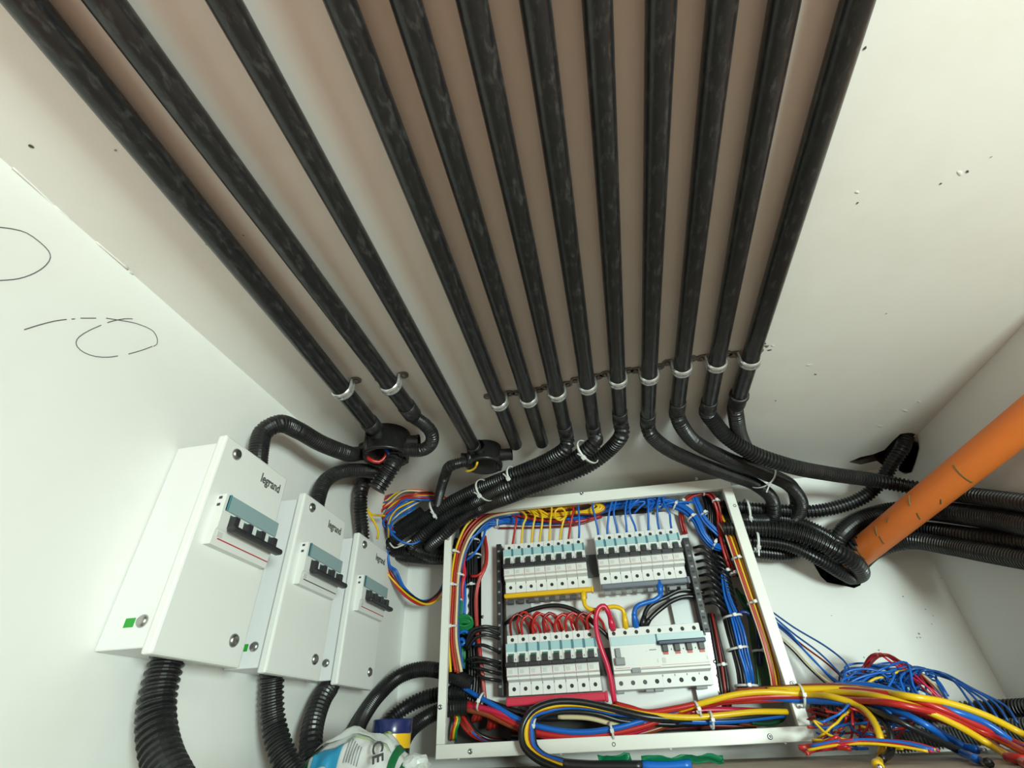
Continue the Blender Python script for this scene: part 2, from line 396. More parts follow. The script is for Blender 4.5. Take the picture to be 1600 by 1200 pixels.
# jb1 / jb2 positions
JB1 = hgt(603, 714, CEIL-.040); JB1.z = CEIL; JB2 = hgt(757, 729, CEIL-.034); JB2.z = CEIL
def st(i): return [E_[i]-ENDS[i][1]*.004, E_[i]+ENDS[i][1]*.008]
hose(st(5)+[zz(886, 696, .355), zz(860, 716, .352), zz(805, 740, .350), dep(745, 764, .775), dep(700, 787, .812), dep(655, 817, .84), dep(622, 838, .85), dep(608, 856, .865), dep(640, 864, .90), dep(690, 862, .90), dep(730, 860, .90)], .0112, 'black corrugated hose from the sixth pipe, inner one of the three bending left', G1)
hose(st(6)+[zz(930, 690, .353), zz(905, 712, .345), zz(860, 738, .338), zz(800, 757, .333), dep(745, 783, .80), dep(700, 806, .828), dep(665, 832, .85), dep(645, 855, .88), dep(690, 870, .90), dep(730, 868, .90)], .0112, 'black corrugated hose from the seventh pipe, middle one of the three bending left', G1)
hose(st(7)+[zz(972, 676, .355), zz(955, 700, .350), zz(915, 730, .338), zz(860, 752, .327), zz(800, 775, .318), dep(750, 795, .816), dep(716, 815, .822), dep(690, 838, .845), dep(672, 855, .885), dep(700, 850, .91), dep(730, 850, .91)], .0112, 'black corrugated hose from the eighth pipe, lowest one of the three bending left', G1)
hose(st(8)+[zz(1015, 676, .362), zz(1038, 698, .350), zz(1082, 720, .340), zz(1135, 740, .335), dep(1180, 757, .83), dep(1207, 782, .87), dep(1205, 810, .90), dep(1165, 812, .90), dep(1120, 812, .91)], .0112, 'black hose from the fourth pipe from the right, lowest one bending right', G2, pitch=.003, depth=.07)
hose(st(9)+[zz(1062, 660, .362), zz(1085, 690, .352), zz(1130, 714, .342), zz(1190, 738, .335), dep(1235, 760, .84), dep(1252, 790, .88), dep(1235, 815, .92), dep(1175, 826, .92), dep(1130, 826, .92)], .0112, 'black hose from the third pipe from the right, middle one bending right', G2, pitch=.003, depth=.07)
hose(st(10)+[zz(1116, 660, .364), zz(1135, 682, .352), zz(1172, 706, .335), zz(1230, 727, .318), dep(1300, 741, .80), dep(1370, 751, .835), dep(1450, 766, .82), dep(1530, 776, .752), dep(1600, 786, .69), dep(1680, 797, .63)], .0118, 'long black corrugated hose from the second pipe from the right, crossing behind the orange pipe', G2)
hose(st(11)+[zz(1150, 650, .366), zz(1156, 680, .358), zz(1176, 716, .352), dep(1208, 742, .835), dep(1240, 765, .90), dep(1243, 800, .925), dep(1210, 838, .93), dep(1150, 838, .93)], .0112, 'black hose from the rightmost ceiling pipe, tucked behind the others', G2, pitch=.003, depth=.07)
hose([dep(660, 800, .86), dep(622, 826, .87), dep(604, 848, .885), dep(620, 866, .90), dep(660, 872, .91), dep(730, 872, .91)], .0115, 'black hose loop at the bottom of the pile left of the panel', pitch=.003, depth=.07)
hose([dep(705, 815, .875), dep(672, 832, .875), dep(650, 850, .89), dep(672, 868, .90), dep(730, 866, .92)], .0125, 'black smooth hose bend at the right of the pile beside the panel', pitch=.003, depth=.06)
# junction box spouts and box feeds
hose(st(1)+[zz(662, 662, .366), zz(674, 676, .358), zz(674, 692, .352), zz(660, 703, .350), zz(640, 704, .350), zz(625, 703, .352)], .0098, 'short black hose curving from the second pipe into the left junction box', pitch=.003, depth=.08)
XB = -.378
hose([sid(402, 745, XB), sid(404, 705, XB), sid(412, 675, XB), sid(436, 662, -.366), dep(465, 672, .475), dep(500, 692, .51), dep(538, 707, .55), zz(560, 709, .366), zz(578, 706, .367)], .0112, 'black hose arching from the left enclosure up to the left junction box', pitch=.003, depth=.07)
hose([sid(492, 815, XB), sid(496, 782, XB), sid(508, 752, XB), dep(530, 738, .60), dep(562, 735, .63), dep(588, 737, .66), dep(610, 742, .69)], .0108, 'black hose arching from the middle enclosure to the left junction box', pitch=.003, depth=.07)
hose([sid(566, 870, XB), sid(566, 830, XB), sid(563, 800, XB), sid(564, 770, XB+.004), dep(574, 752, .735), dep(592, 742, .70), dep(604, 728, .66)], .0112, 'black corrugated hose rising straight from the top of the right enclosure')
hose([zz(622, 706, .362), zz(613, 726, .335), zz(601, 745, .318), zz(588, 764, .300)], .0135, 'stub of black corrugated hose hanging from the left junction box with wires coming out')
hose([zz(738, 722, .357), zz(720, 723, .356), zz(706, 727, .352), dep(696, 742, .735), dep(689, 764, .77), dep(684, 785, .81)], .0088, 'black hose elbow hanging from the right junction box', pitch=.0036)
G3 = 'hoses entering the right side of the panel'
hose([dep(1120, 790, .905), dep(1165, 794, .905), dep(1225, 798, .905), dep(1270, 799, .90), dep(1310, 792, .895), dep(1350, 776, .885), dep(1378, 750, .87), dep(1395, 722, .85), dep(1410, 700, .838), dep(1416, 680, .842), dep(1419, 660, .86)], .0112, 'black corrugated hose rising from the panel into the broken ceiling hole', G3)
hose([dep(1120, 806, .915), dep(1180, 808, .915), dep(1240, 814, .915), dep(1280, 830, .91), dep(1310, 850, .915), dep(1318, 872, .95), dep(1316, 880, 1.02)], .0105, 'thin black corrugated hose between the two thicker ones at the panel right', G3, pitch=.0042)
hose([dep(1130, 826, .885), dep(1180, 826, .88), dep(1225, 829, .872), dep(1270, 843, .865), dep(1310, 863, .866), dep(1336, 880, .88), dep(1344, 895, .915), dep(1330, 900, .95), dep(1318, 893, 1.0)], .0135, 'thick black corrugated hose curling down into the round wall hole', G3)
hose([dep(1130, 846, .90), dep(1185, 846, .895), dep(1230, 852, .89), dep(1275, 872, .888), dep(1310, 893, .90), dep(1328, 903, .925), dep(1320, 898, .98)], .0102, 'black corrugated hose running under the thick one into the wall hole', G3, pitch=.0042)
hose([dep(1130, 862, .92), dep(1185, 863, .92), dep(1225, 866, .92), dep(1250, 858, .925), dep(1240, 836, .935), dep(1200, 828, .94)], .0115, 'lowest black corrugated hose at the right side of the panel', G3, pitch=.0042)
G4 = 'hoses leaving to the right behind the orange pipe'
hose([dep(1308, 905, 1.02), dep(1304, 872, .95), dep(1310, 842, .915), dep(1335, 818, .905), dep(1380, 802, .90), dep(1430, 797, .872), dep(1500, 803, .80), dep(1560, 812, .752), dep(1600, 820, .715), dep(1680, 834, .66)], .0155, 'thick smooth black hose bending out of the wall hole, upper right', G4, pitch=.004, depth=.05)
hose([dep(1322, 905, 1.02), dep(1324, 880, .945), dep(1345, 848, .895), dep(1390, 826, .905), dep(1450, 828, .868), dep(1520, 838, .80), dep(1600, 847, .735), dep(1680, 858, .66)], .0125, 'black corrugated hose behind the orange pipe, middle of the right group', G4)
hose([dep(1330, 905, 1.02), dep(1340, 885, .95), dep(1370, 858, .90), dep(1420, 845, .87), dep(1480, 853, .83), dep(1540, 864, .78), dep(1600, 874, .735), dep(1680, 886, .68)], .0130, 'black hose lowest of the group running to the right wall', G4, pitch=.004, depth=.07)
G5 = 'hoses entering the lower left side of the panel'
hose([pan(737, 1070, -.045), pan(718, 1060, -.045), dep(690, 1049, .885), dep(655, 1046, .885), dep(622, 1058, .88), dep(592, 1085, .86), dep(568, 1118, .82), dep(550, 1160, .76), dep(540, 1210, .70)], .0118, 'black hose arching highest from the lower left of the panel', G5, pitch=.004, depth=.09)
hose([pan(733, 1086, -.055), pan(712, 1083, -.055), dep(688, 1085, .90), dep(660, 1092, .90), dep(630, 1108, .895), dep(606, 1130, .88), dep(596, 1160, .87), dep(590, 1200, .86)], .0112, 'black corrugated hose, middle of three at the lower left of the panel', G5)
hose([pan(731, 1105, -.035), pan(712, 1106, -.035), dep(690, 1110, .88), dep(665, 1122, .875), dep(642, 1140, .86), dep(628, 1165, .84), dep(622, 1200, .83)], .0112, 'black hose lowest of three at the lower left of the panel', G5, pitch=.004, depth=.09)
G6 = 'hoses hanging below the three enclosures'
hose([sid(272, 1000, -.382), sid(262, 1030, -.382), sid(250, 1070, -.380), sid(244, 1110, -.375), sid(246, 1150, -.365), sid(256, 1190, -.35), sid(275, 1230, -.33)], .0142, 'thick black corrugated hose hanging from the left enclosure', G6, pitch=.0062, depth=.15)
hose([sid(425, 1030, -.382), sid(425, 1060, -.382), sid(424, 1090, -.380), sid(427, 1130, -.374), sid(438, 1170, -.36), sid(455, 1205, -.345), sid(475, 1240, -.33)], .0128, 'black corrugated hose hanging from the middle enclosure', G6, pitch=.0058, depth=.15)
hose([sid(522, 1045, -.380), sid(516, 1070, -.380), sid(503, 1092, -.376), sid(492, 1122, -.37), sid(486, 1155, -.36), sid(487, 1190, -.35), sid(495, 1230, -.34)], .0128, 'black corrugated hose hanging from the right enclosure behind the bag', G6, pitch=.0062, depth=.15)
hose([dep(1268, 1108, .945), dep(1330, 1116, .94), dep(1420, 1118, .935), dep(1500, 1112, .91), dep(1580, 1109, .87), dep(1660, 1106, .80)], .0120, 'black hose lying along the foot of the back wall at the right')
hose([dep(1395, 1160, .91), dep(1430, 1156, .90), dep(1500, 1149, .88), dep(1580, 1142, .84), dep(1680, 1134, .78)], .0125, 'dark grey corrugated hose on the ledge in front of the black one', m='hose_grey', pitch=.004)

# round junction boxes, open downwards
def junction(c, label, lidv, spouts, r=.034, h=.042):
    T = thing('junction_box', label, 'junction box', Matrix.Translation((c.x, c.y, CEIL)), 'round junction boxes on the ceiling')
    bm = bmesh.new(); lathe(bm, [(.004, -.004), (r*.86, -.004), (r*.86, -h), (r, -h), (r, -h+.004), (r*.94, -h+.006), (r*.94, -.0005), (.004, -.0005)], 32, cap=False)
    obj('body', bm, 'box_black', T, True)
    for a, L, rr in spouts:
        d = Vector((math.cos(a), math.sin(a), 0)); bm = bmesh.new()
        tube(bm, [d*(r*.9)+Vector((0, 0, -.0165)), d*(r+L)+Vector((0, 0, -.0165))], rr, 20, caps=False)
        tube(bm, [d*(r*.9)+Vector((0, 0, -.0165)), d*(r+L)+Vector((0, 0, -.0165))], rr*.84, 20, caps=False)
        tube(bm, [d*(r+L-.003)+Vector((0, 0, -.0165)), d*(r+L)+Vector((0, 0, -.0165))], rr*1.08, 20, caps=False)
        obj('spout', bm, 'box_black', T, True)
    for a in (.7, .7+PI):
        bm = bmesh.new(); tube(bm, [Vector((math.cos(a)*r*.9, math.sin(a)*r*.9, -h-.0006)), Vector((math.cos(a)*r*.9, math.sin(a)*r*.9, -.006))], .0045, 12); lug = obj('screw_lug', bm, 'box_black', T, True)
    return T
junction(JB1, 'round black junction box with red, blue and yellow wires inside', None, [(-PI/2-.1, .010, .0115), (0.15, .014, .0100), (PI-.25, .012, .0115), (PI*.62, .010, .0112)])
junction(JB2, 'smaller round black junction box with a single yellow wire, at the third pipe', None, [(-PI/2-.05, .008, .0105), (.05, .016, .0095), (PI+.05, .008, .0090)], r=.029, h=.034)

# ------------------------------------------------------------------ wires and cable ties
def wire(pts, r, col, label, group=None, name='wire', step=.005, ferrule=False):
    bm = bmesh.new(); path = spline(pts, step); tube(bm, path, r, 8)
    o = obj(name, bm, 'wire_'+col, None, True); tag(o, label, 'wire', group)
    return o
def bundle(pts, cols, r, label, group, spread=1.0, name='wire', wob=.25, seed=0):
    rr = random.Random(seed or len(cols)*31+int(abs(pts[0][0])*1000))
    path = resample(spline(pts, .005), .008); T, N = frames(path); n = len(cols)
    cells = []; k = 0
    while len(cells) < n:
        if k == 0: cells.append((0, 0))
        else:
            for j in range(6*k): a = 2*PI*j/(6*k)+.3; cells.append((math.cos(a)*k, math.sin(a)*k))
        k += 1
    cells = cells[:n]
    for j, c in enumerate(cols):
        cx, cy = cells[j]; ph = rr.random()*6; P = []
        for i, p in enumerate(path):
            b = T[i].cross(N[i]); w1 = wob*math.sin(ph+i*.35); w2 = wob*math.cos(ph*1.7+i*.27)
            P.append(p+(N[i]*(cx*2.05*spread+w1)+b*(cy*2.05*spread+w2))*r)
        bm = bmesh.new(); tube(bm, P, r, 7); tag(obj(name, bm, 'wire_'+c, None, True), label[j] if isinstance(label, list) else CN[c]+' '+label, 'wire', group)
CN = dict(yellow='yellow', red='red', crimson='crimson red', blue='blue', blue2='dark blue', black='black', green='green', dgreen='dark green', maroon='maroon', white='white', cream='cream', brown='brown red', navy='navy', purple='purple')
def tie(p, d, r, label, group='white cable ties', ratio=1.0, wd=.0032, head=(0, -1, 0), tail=.008, tilt=0):
    M = rot_to(p, d); T = thing('cable_tie', label, 'cable tie', M, group)
    bm = bmesh.new(); n = 28; rows = []
    for k in range(n):
        a = 2*PI*k/n; ro = r; q = [(ro, -wd/2), (ro+.0012, -wd/2), (ro+.0012, wd/2), (ro, wd/2)]
        rows.append([bm.verts.new((math.cos(a)*x, math.sin(a)*x*ratio, z)) for x, z in q])
    for k in range(n):
        A, Bq = rows[k], rows[(k+1) % n]
        for j in range(4): bm.faces.new((A[j], A[(j+1) % 4], Bq[(j+1) % 4], Bq[j]))
    bmesh.ops.recalc_face_normals(bm, faces=bm.faces[:]); obj('band', bm, 'tie', T, True)
    h = M.inverted().to_3x3() @ Vector(head); a = math.atan2(h.y/max(ratio, .01), h.x)
    hp = Vector((math.cos(a)*(r+.002), math.sin(a)*(r+.002)*ratio, 0)); hx = Vector((math.cos(a), math.sin(a), 0)); hy = Vector((-hx.y, hx.x, 0))
    HM = Matrix(((hx.x, hy.x, 0, hp.x), (hx.y, hy.y, 0, hp.y), (0, 0, 1, 0), (0, 0, 0, 1)))
    s = wd*.85; hd = obj('lock_head', B((-s*.7, -s, -s), (s*.9, s, s), bev=s*.3, M=HM), 'tie', T)
    if tail:
        bm = bmesh.new(); box(bm, (-.0005, 0, -wd*.3), (.0005, tail, wd*.3), M=HM @ Matrix.Rotation(-.5, 4, 'Z')); obj('tail', bm, 'tie', T)
    return T
def tiep(a, b, *args, **k): return tie((a+b)/2 if False else a, b-a, *args, **k)

# ------------------------------------------------------------------ the open distribution panel
PW_, PH = .5205, .3815
panel = thing('distribution_panel', 'open white metal distribution panel with breakers and coloured wiring', 'electrical panel', PM)
def pbox(name, a, b, m, bev=0, parent=panel): return obj(name, B(a, b, bev=bev), m, parent)
FB = .0165
fr = []
bm = bmesh.new()
def fmember(name, poly):
    bm = bmesh.new(); f = bm.faces.new([bm.verts.new((x, y, 0)) for x, y in poly]); ex = bmesh.ops.extrude_face_region(bm, geom=[f])
    bmesh.ops.translate(bm, vec=(0, 0, -.010), verts=[v for v in ex['geom'] if isinstance(v, bmesh.types.BMVert)])
    bmesh.ops.recalc_face_normals(bm, faces=bm.faces[:]); bmesh.ops.bevel(bm, geom=bm.edges[:], offset=.0007, segments=1, affect='EDGES')
    return obj(name, bm, 'frame_white', panel)
FL, FR_, FT, FBt = .0130, PW_-.0160, PH-.0195, .0170
f1 = fmember('frame_rail', [(0, PH-.0), (PW_, PH), (PW_, FT), (0, FT)])
f2 = fmember('frame_rail', [(0, 0), (PW_, 0), (PW_, FBt), (0, FBt)])
f3 = fmember('frame_stile', [(0, FBt+.0003), (FL, FBt+.0003), (FL, FT-.0003), (0, FT-.0003)])
f4 = fmember('frame_stile', [(FR_, FBt+.0003), (PW_, FBt+.0003), (PW_, FT-.0003), (FR_, FT-.0003)])
DEP = -.100
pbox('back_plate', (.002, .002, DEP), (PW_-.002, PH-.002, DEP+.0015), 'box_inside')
pbox('side_wall', (.001, .001, DEP), (.0028, PH-.001, -.0105), 'frame_white'); pbox('side_wall', (PW_-.0028, .001, DEP), (PW_-.001, PH-.001, -.0105), 'frame_white')
pbox('side_wall', (.003, PH-.0028, DEP), (PW_-.003, PH-.001, -.0105), 'frame_white'); pbox('side_wall', (.003, .001, DEP), (PW_-.003, .0028, -.0105), 'frame_white')
# screws and holes of the frame (pixel -> local)
iPM = PM.inverted()
def plocal(x, y, w): return iPM @ pan(x, y, w)
for i, (x, y, k) in enumerate([(740, 791, 's'), (909, 771, 's'), (1088, 748, 's'), (700, 842, 'h'), (1148, 790, 'h'), (688, 1105, 's'), (735, 1174, 's'), (959, 1163, 'h'), (1203, 1151, 's'), (1238, 1068, 's')]):
    c = plocal(x, y, 0); bm = bmesh.new()
    host = f1 if y < 795 and x < 1140 else f2 if y > 1140 else f3 if x < 720 else f4
    if k == 's': lathe(bm, [(.0034, -.0005), (.0034, .0010), (.0018, .0018), (.0012, .0006)], 14, Matrix.Translation((c.x, c.y, 0))); obj('screw', bm, 'screw', host, True)
    else: lathe(bm, [(.0026, -.0005), (.0026, .0003), (.0017, .0003), (.0016, -.001)], 14, Matrix.Translation((c.x, c.y, 0))); obj('screw_hole', bm, 'hole', host)
# stubs under the bottom rail
for x in (715, 876, 1051, 1235):
    c = plocal(x, 1180, 0); obj('rivet', lathe(bmesh.new(), [(.0016, 0), (.0016, -.003), (.0008, -.0036)], 10, Matrix.Translation((c.x, -.0002, -.006)) @ Matrix.Rotation(0, 4, 'X')), 'frame_white', f2)
# mounting plate with rounded upper right corner
PLW = -.058
pl = [plocal(752, 822, PLW), plocal(1046, 799, PLW), plocal(1060, 806, PLW), plocal(1072, 826, PLW), plocal(1132, 1105, PLW), plocal(752, 1120, PLW)]
bm = bmesh.new(); f = bm.faces.new([bm.verts.new((v.x, v.y, PLW)) for v in pl]); ex = bmesh.ops.extrude_face_region(bm, geom=[f])
bmesh.ops.translate(bm, vec=(0, 0, -.0016), verts=[v for v in ex['geom'] if isinstance(v, bmesh.types.BMVert)]); bmesh.ops.recalc_face_normals(bm, faces=bm.faces[:])
plate = obj('mounting_plate', bm, 'plate_white', panel)
for x, y in [(912, 818), (1021, 803), (754, 964)]:
    c = plocal(x, y, PLW); obj('screw', lathe(bmesh.new(), [(.0028, 0), (.0028, .0012), (.001, .0022)], 10, Matrix.Translation((c.x, c.y, PLW))), 'screw', plate)
# DIN rails and posts behind the breakers
for v in (.262, .113):
    dr = pbox('din_rail', (.096, v-.019, -.050), (.425, v+.019, -.046), 'dark_grey')
for x0, x1, y0, y1 in [(792, 828, 932, 975), (1057, 1086, 925, 985), (1092, 1116, 1060, 1100)]:
    a = plocal(x0, y1, -.045); b = plocal(x1, y0, -.045); pbox('rail_post', (a.x, a.y-.02, -.0565), (b.x, b.y+.02, -.042), 'alu')
# black perforated uprights
def upright(a, b, wd, w, label):
    A = plocal(*a, w); Bq = plocal(*b, w); d = (A-Bq); L = d.length; d.normalize(); x = Vector((d.y, -d.x, 0))
    M = Matrix(((x.x, d.x, 0, Bq.x), (x.y, d.y, 0, Bq.y), (0, 0, 1, w), (0, 0, 0, 1)))
    o = obj('perforated_upright', B((-wd/2, 0, -.03), (wd/2, L, 0), bev=.0008, M=M), 'toggle', panel)
    n = int(L/.0085)
    for k in range(n):
        y = (k+.5)*L/n; obj('slot', B((-wd*.22, y-.002, 0), (wd*.22, y+.0012, .0004), M=M), 'grey_plastic' if k % 2 else 'hole', o)
upright((779, 850), (782, 1088), .009, -.030, '')
upright((1071, 840), (1105, 988), .0105, -.016, '')
# zinc strip and keyhole bracket at the lower right
c0 = plocal(1100, 985, -.04); c1 = plocal(1128, 1098, -.04)
strip = pbox('zinc_strip', (c0.x-.002, c1.y, -.052), (c0.x+.016, c0.y+.004, -.045), 'steel', .0008)
for x, y in [(1117, 1034), (1122, 1056), (1115, 1087)]:
    c = plocal(x, y, -.045); obj('screw', lathe(bmesh.new(), [(.0030, 0), (.0030, .001), (.001, .002)], 12, Matrix.Translation((c.x, c.y, -.045))), 'screw', strip)
for x, y, rr in [(1104, 982, .0052), (1115, 1085, .0085)]:
    c = plocal(x, y, -.044); bm = bmesh.new(); path = [Vector((c.x+math.cos(t)*rr, c.y+math.sin(t)*rr*1.15, -.0435)) for t in [2*PI*k/20 for k in range(20)]]
    tube(bm, path, .0008, 6, closed=True); obj('keyhole_rim', bm, 'toggle', strip, True)
zs = pbox('zinc_bracket', (.100, .047, -.05), (.128, .064, -.042), 'alu')
for dx in (.108, .118): obj('screw', lathe(bmesh.new(), [(.0042, 0), (.0042, .0015), (.001, .003)], 12, Matrix.Translation((dx, .055, -.042))), 'steel', zs, True)

# --- single-module breakers
MW = .0178
PROF = [(0, -.048), (0, -.0165), (.0175, -.0165), (.0200, -.0040), (.0235, -.0040), (.0245, 0), (.0570, 0), (.0690, 0), (.0700, -.0165), (.0835, -.0165), (.0835, -.048)]
def prof_body(bm, x0, x1, prof):
    a = [bm.verts.new((x0, v, w)) for v, w in prof]; b = [bm.verts.new((x1, v, w)) for v, w in prof]; n = len(prof)
    bm.faces.new(a); bm.faces.new(b[::-1])
    for i in range(n): bm.faces.new((a[i], b[i], b[(i+1) % n], a[(i+1) % n]))
    bmesh.ops.recalc_face_normals(bm, faces=bm.faces[:]); return bm
def bodymesh(n=1):
    bm = bmesh.new(); prof_body(bm, .00012, MW*n-.00012, PROF); bmesh.ops.bevel(bm, geom=bm.edges[:], offset=.0004, segments=1, affect='EDGES'); return bm
m_body = mesh(bodymesh(), 'body', 'breaker')
m_win = mesh(B((.0004, .0575, 0), (MW-.0030, .0685, .0012), bev=.0003), 'window', 'teal'); m_winedge = mesh(B((MW-.0030, .0565, 0), (MW-.0002, .0692, .0020), bev=.0003), 'window_edge', 'teal_dark')
bm = bmesh.new(); box(bm, (-.0001, .0355, .0005), (MW+.0001, .0420, .0105), bev=.0012); box(bm, (.0042, .0400, .0), (.0128, .0515, .0065), bev=.0008); m_tog = mesh(bm, 'toggle', 'toggle')
m_flag = mesh(B((.0040, .0515, 0), (.0130, .0545, .0010)), 'flag', 'green_flag')
m_lab = mesh(B((.0030, .0275, 0), (.0095, .0330, .0003)), 'label_print', 'breaker_print'); m_num = mesh(B((.0147, .0450, 0), (.0158, .0475, .0003)), 'number_print', 'print_dark')
bm = bmesh.new(); box(bm, (.0006, .0250, 0), (MW-.001, .0254, .0003)); box(bm, (.0006, .0265, 0), (.0010, .0345, .0003)); m_red = mesh(bm, 'red_line', 'print_red')
def disc(y, w, r=.0028, x=MW/2):
    bm = bmesh.new(); lathe(bm, [(r, 0), (r, .0004), (r*.8, .0004), (r*.72, .0001)], 14, Matrix.Translation((x, y, w))); return bm
m_t0 = mesh(disc(.0085, -.0165), 'terminal', 'hole'); m_t1 = mesh(disc(.0765, -.0165), 'terminal', 'hole')
m_tick = mesh(B((-.0002, .0140, -.0165), (.0008, .0170, -.0161)), 'tick', 'print_dark')
ORD = ['first', 'second', 'third', 'fourth', 'fifth', 'sixth', 'seventh', 'last']
WF = -.004
def breaker(u, v, label, group):
    T = thing('circuit_breaker', label, 'circuit breaker', PM @ Matrix.Translation((u, v, WF)), group)
    for n, me in (('body', m_body), ('toggle', m_tog), ('terminal_screw', m_t0), ('terminal_screw', m_t1)): link(n, me, T)
    w = link('label_window', m_win, T); link('window_edge', m_winedge, w)
    b = T.children[0]
    for n, me in (('indicator_flag', m_flag), ('printed_label', m_lab), ('printed_number', m_num), ('red_line', m_red), ('tick_mark', m_tick)): link(n, me, b)
ROWS = [(.1065, .2210, 'upper left row'), (.2685, .2235, 'upper right row'), (.1060, .0725, 'lower left row')]
for u, v, nm in ROWS:
    for k in range(8): breaker(u+k*MW, v, f'white single-pole breaker with teal window, {ORD[k]} from the left in the {nm}', 'breakers in the '+nm)
# --- differential block with four-pole switch (eight modules)
T = thing('residual_current_breaker', 'wide white residual-current breaker with grey test toggle at the lower right', 'circuit breaker', PM @ Matrix.Translation((.2690, .0715, WF)))
b1 = obj('body', bodymesh(8), 'breaker', T)
obj('label_window', B((.0015, .0565, 0), (4*MW-.001, .0690, .0012), bev=.0003), 'teal_pale', T); obj('label_window', B((4*MW+.0012, .0590, 0), (8*MW-.0015, .0690, .0022), bev=.0003), 'teal_pale', T)
obj('window_edge', B((4*MW-.0006, .0550, 0), (4*MW+.0012, .0690, .0026), bev=.0003), 'teal_dark', T)
bm = bmesh.new(); box(bm, (4*MW+.001, .0530, 0), (8*MW-.001, .0590, .0110), bev=.0012)
tg = obj('toggle_bar', bm, 'toggle_navy', T)
for k in range(4):
    x = (4+k)*MW+.0066; obj('toggle_stem', B((x-.0006, .0440, .0), (x+.0072, .0535, .0060), bev=.0006), 'toggle', tg); obj('red_flag', B((x-.0002, .0408, 0), (x+.0070, .0442, .0016)), 'red_flag', tg)
    obj('printed_number', B((x+.0118, .0462, 0), (x+.0132, .0482, .0003)), 'print_dark', b1)
bm = bmesh.new(); box(bm, (.0045, .0300, 0), (.0185, .0400, .0090), bev=.001); box(bm, (.0065, .0390, 0), (.0140, .0530, .0050), bev=.0008); obj('test_toggle', bm, 'grey_plastic', T)
obj('test_button', B((.0270, .0200, -.002), (.0400, .0262, .0010), bev=.0005), 'grey_plastic', T)
bm = bmesh.new(); box(bm, (.003, .0262, 0), (.025, .0267, .0003)); box(bm, (.041, .0255, 0), (.0700, .0260, .0003)); box(bm, (.0716, .0272, 0), (8*MW-.001, .0276, .0003)); obj('red_line', bm, 'print_red', b1)
bm = bmesh.new(); box(bm, (.0575, .0475, 0), (.068, .0490, .0003)); box(bm, (.0525, .0470, 0), (.054, .0474, .0003)); obj('printed_mark', bm, 'grey_plastic', b1)
obj('printed_label', B((.0735, .0300, 0), (.0790, .0370, .0003)), 'breaker_print', b1); obj('printed_label', B((.0665, .0310, 0), (.0682, .0360, .0003)), 'breaker_print', b1); obj('printed_label', B((.1388, .0310, 0), (.1403, .0360, .0003)), 'breaker_print', b1)
for k in range(8):
    obj('terminal_screw', disc(.0765, -.0165, .0029, MW*(k+.5)), 'hole', T); obj('terminal_screw', disc(.0085, -.0165, .0031, MW*(k+.5)), 'hole' if k > 2 else 'dark_grey', T)
for k in range(4): obj('tick_mark', B((MW*(4+k)+.0004, .0140, -.0165), (MW*(4+k)+.0014, .0165, -.0161)), 'print_dark', b1)
obj('seam', B((4*MW-.0002, .001, -.0165), (4*MW+.0002, .0165, -.0162)), 'breaker_print', b1)
for x0, x1 in [(.001, .012), (.044, .056), (.057, .070), (.118, .134)]: obj('rail_clip', B((x0, -.0042, -.03), (x1, .0, -.022), bev=.0006), 'grey_plastic', T)

# --- comb busbars under the rows
def busbar(label, u0, u1, v0, v1, m, ov):
    T = thing('comb_busbar', label, 'busbar', PM)
    obj('cover', B((u0, v0, -.026), (u1, v1, -.0145), bev=.0022), m, T)
    obj('end_cap', B((u1-.0008, v0-.001, -.027), (u1+.0035, v1+.0012, -.0138), bev=.0012), m, T)
    for k in range(8):
        u = u0+.004+MW*k; obj('comb_tooth', B((u, v0-.0065, -.036), (u+.0105, v0-.0002, -.028), bev=.0008), ov, T)
busbar('yellow comb busbar under the upper left row of breakers', .1040, .2520, .2120, .2195, 'bus_yellow', 'dark_grey')
busbar('grey comb busbar under the upper right row of breakers', .2690, .4100, .2140, .2225, 'bus_grey', 'grey_plastic')
busbar('crimson comb busbar under the lower left row of breakers', .1020, .2525, .0590, .0705, 'bus_red', 'dark_grey')

# --- wires feeding the breakers
TG = 'thin wires entering the tops of the breakers'
def pw(pts): return [pan(*p) for p in pts]
feeds = [('red', [(800.5, 852, -.024), (802, 843, -.020), (805.5, 822, -.012), (807, 811, -.014), (797, 804, -.03), (780, 799, -.05)]),
 ('yellow', [(814.5, 851, -.024), (815, 842, -.020), (818, 818, -.012), (822.5, 808, -.012), (815, 799, -.02), (802, 796, -.035)]),
 ('yellow', [(830.5, 849, -.024), (831, 841, -.020), (834, 817, -.012), (836, 807, -.012), (829, 797, -.02), (815, 790, -.03)]),
 ('yellow', [(843, 848, -.024), (843.5, 840, -.020), (847, 818, -.012), (847, 804, -.012), (840, 794, -.02), (840, 786, -.03)]),
 ('yellow', [(858, 846, -.024), (858.5, 838, -.020), (860, 815, -.012), (862, 795, -.012), (859, 786, -.02), (852, 795, -.03)]),
 ('yellow', [(875, 845, -.024), (875.5, 837, -.020), (880, 815, -.012), (884, 802, -.012), (878, 794, -.010), (868, 798, -.010), (868, 809, -.010), (876, 813, -.010), (885, 806, -.012)]),
 ('red', [(888, 843, -.024), (889, 835, -.020), (893, 812, -.012), (896, 795, -.012), (892, 785, -.02), (880, 784, -.03)]),
 ('blue', [(904.5, 841, -.024), (905, 833, -.020), (904.5, 805, -.012), (903, 788, -.014), (899, 780, -.02)])]
for k, (c, p) in enumerate(feeds): wire(pw(p), .0020, c, f'{c} wire dropping into the {ORD[k]} breaker of the upper left row', TG)
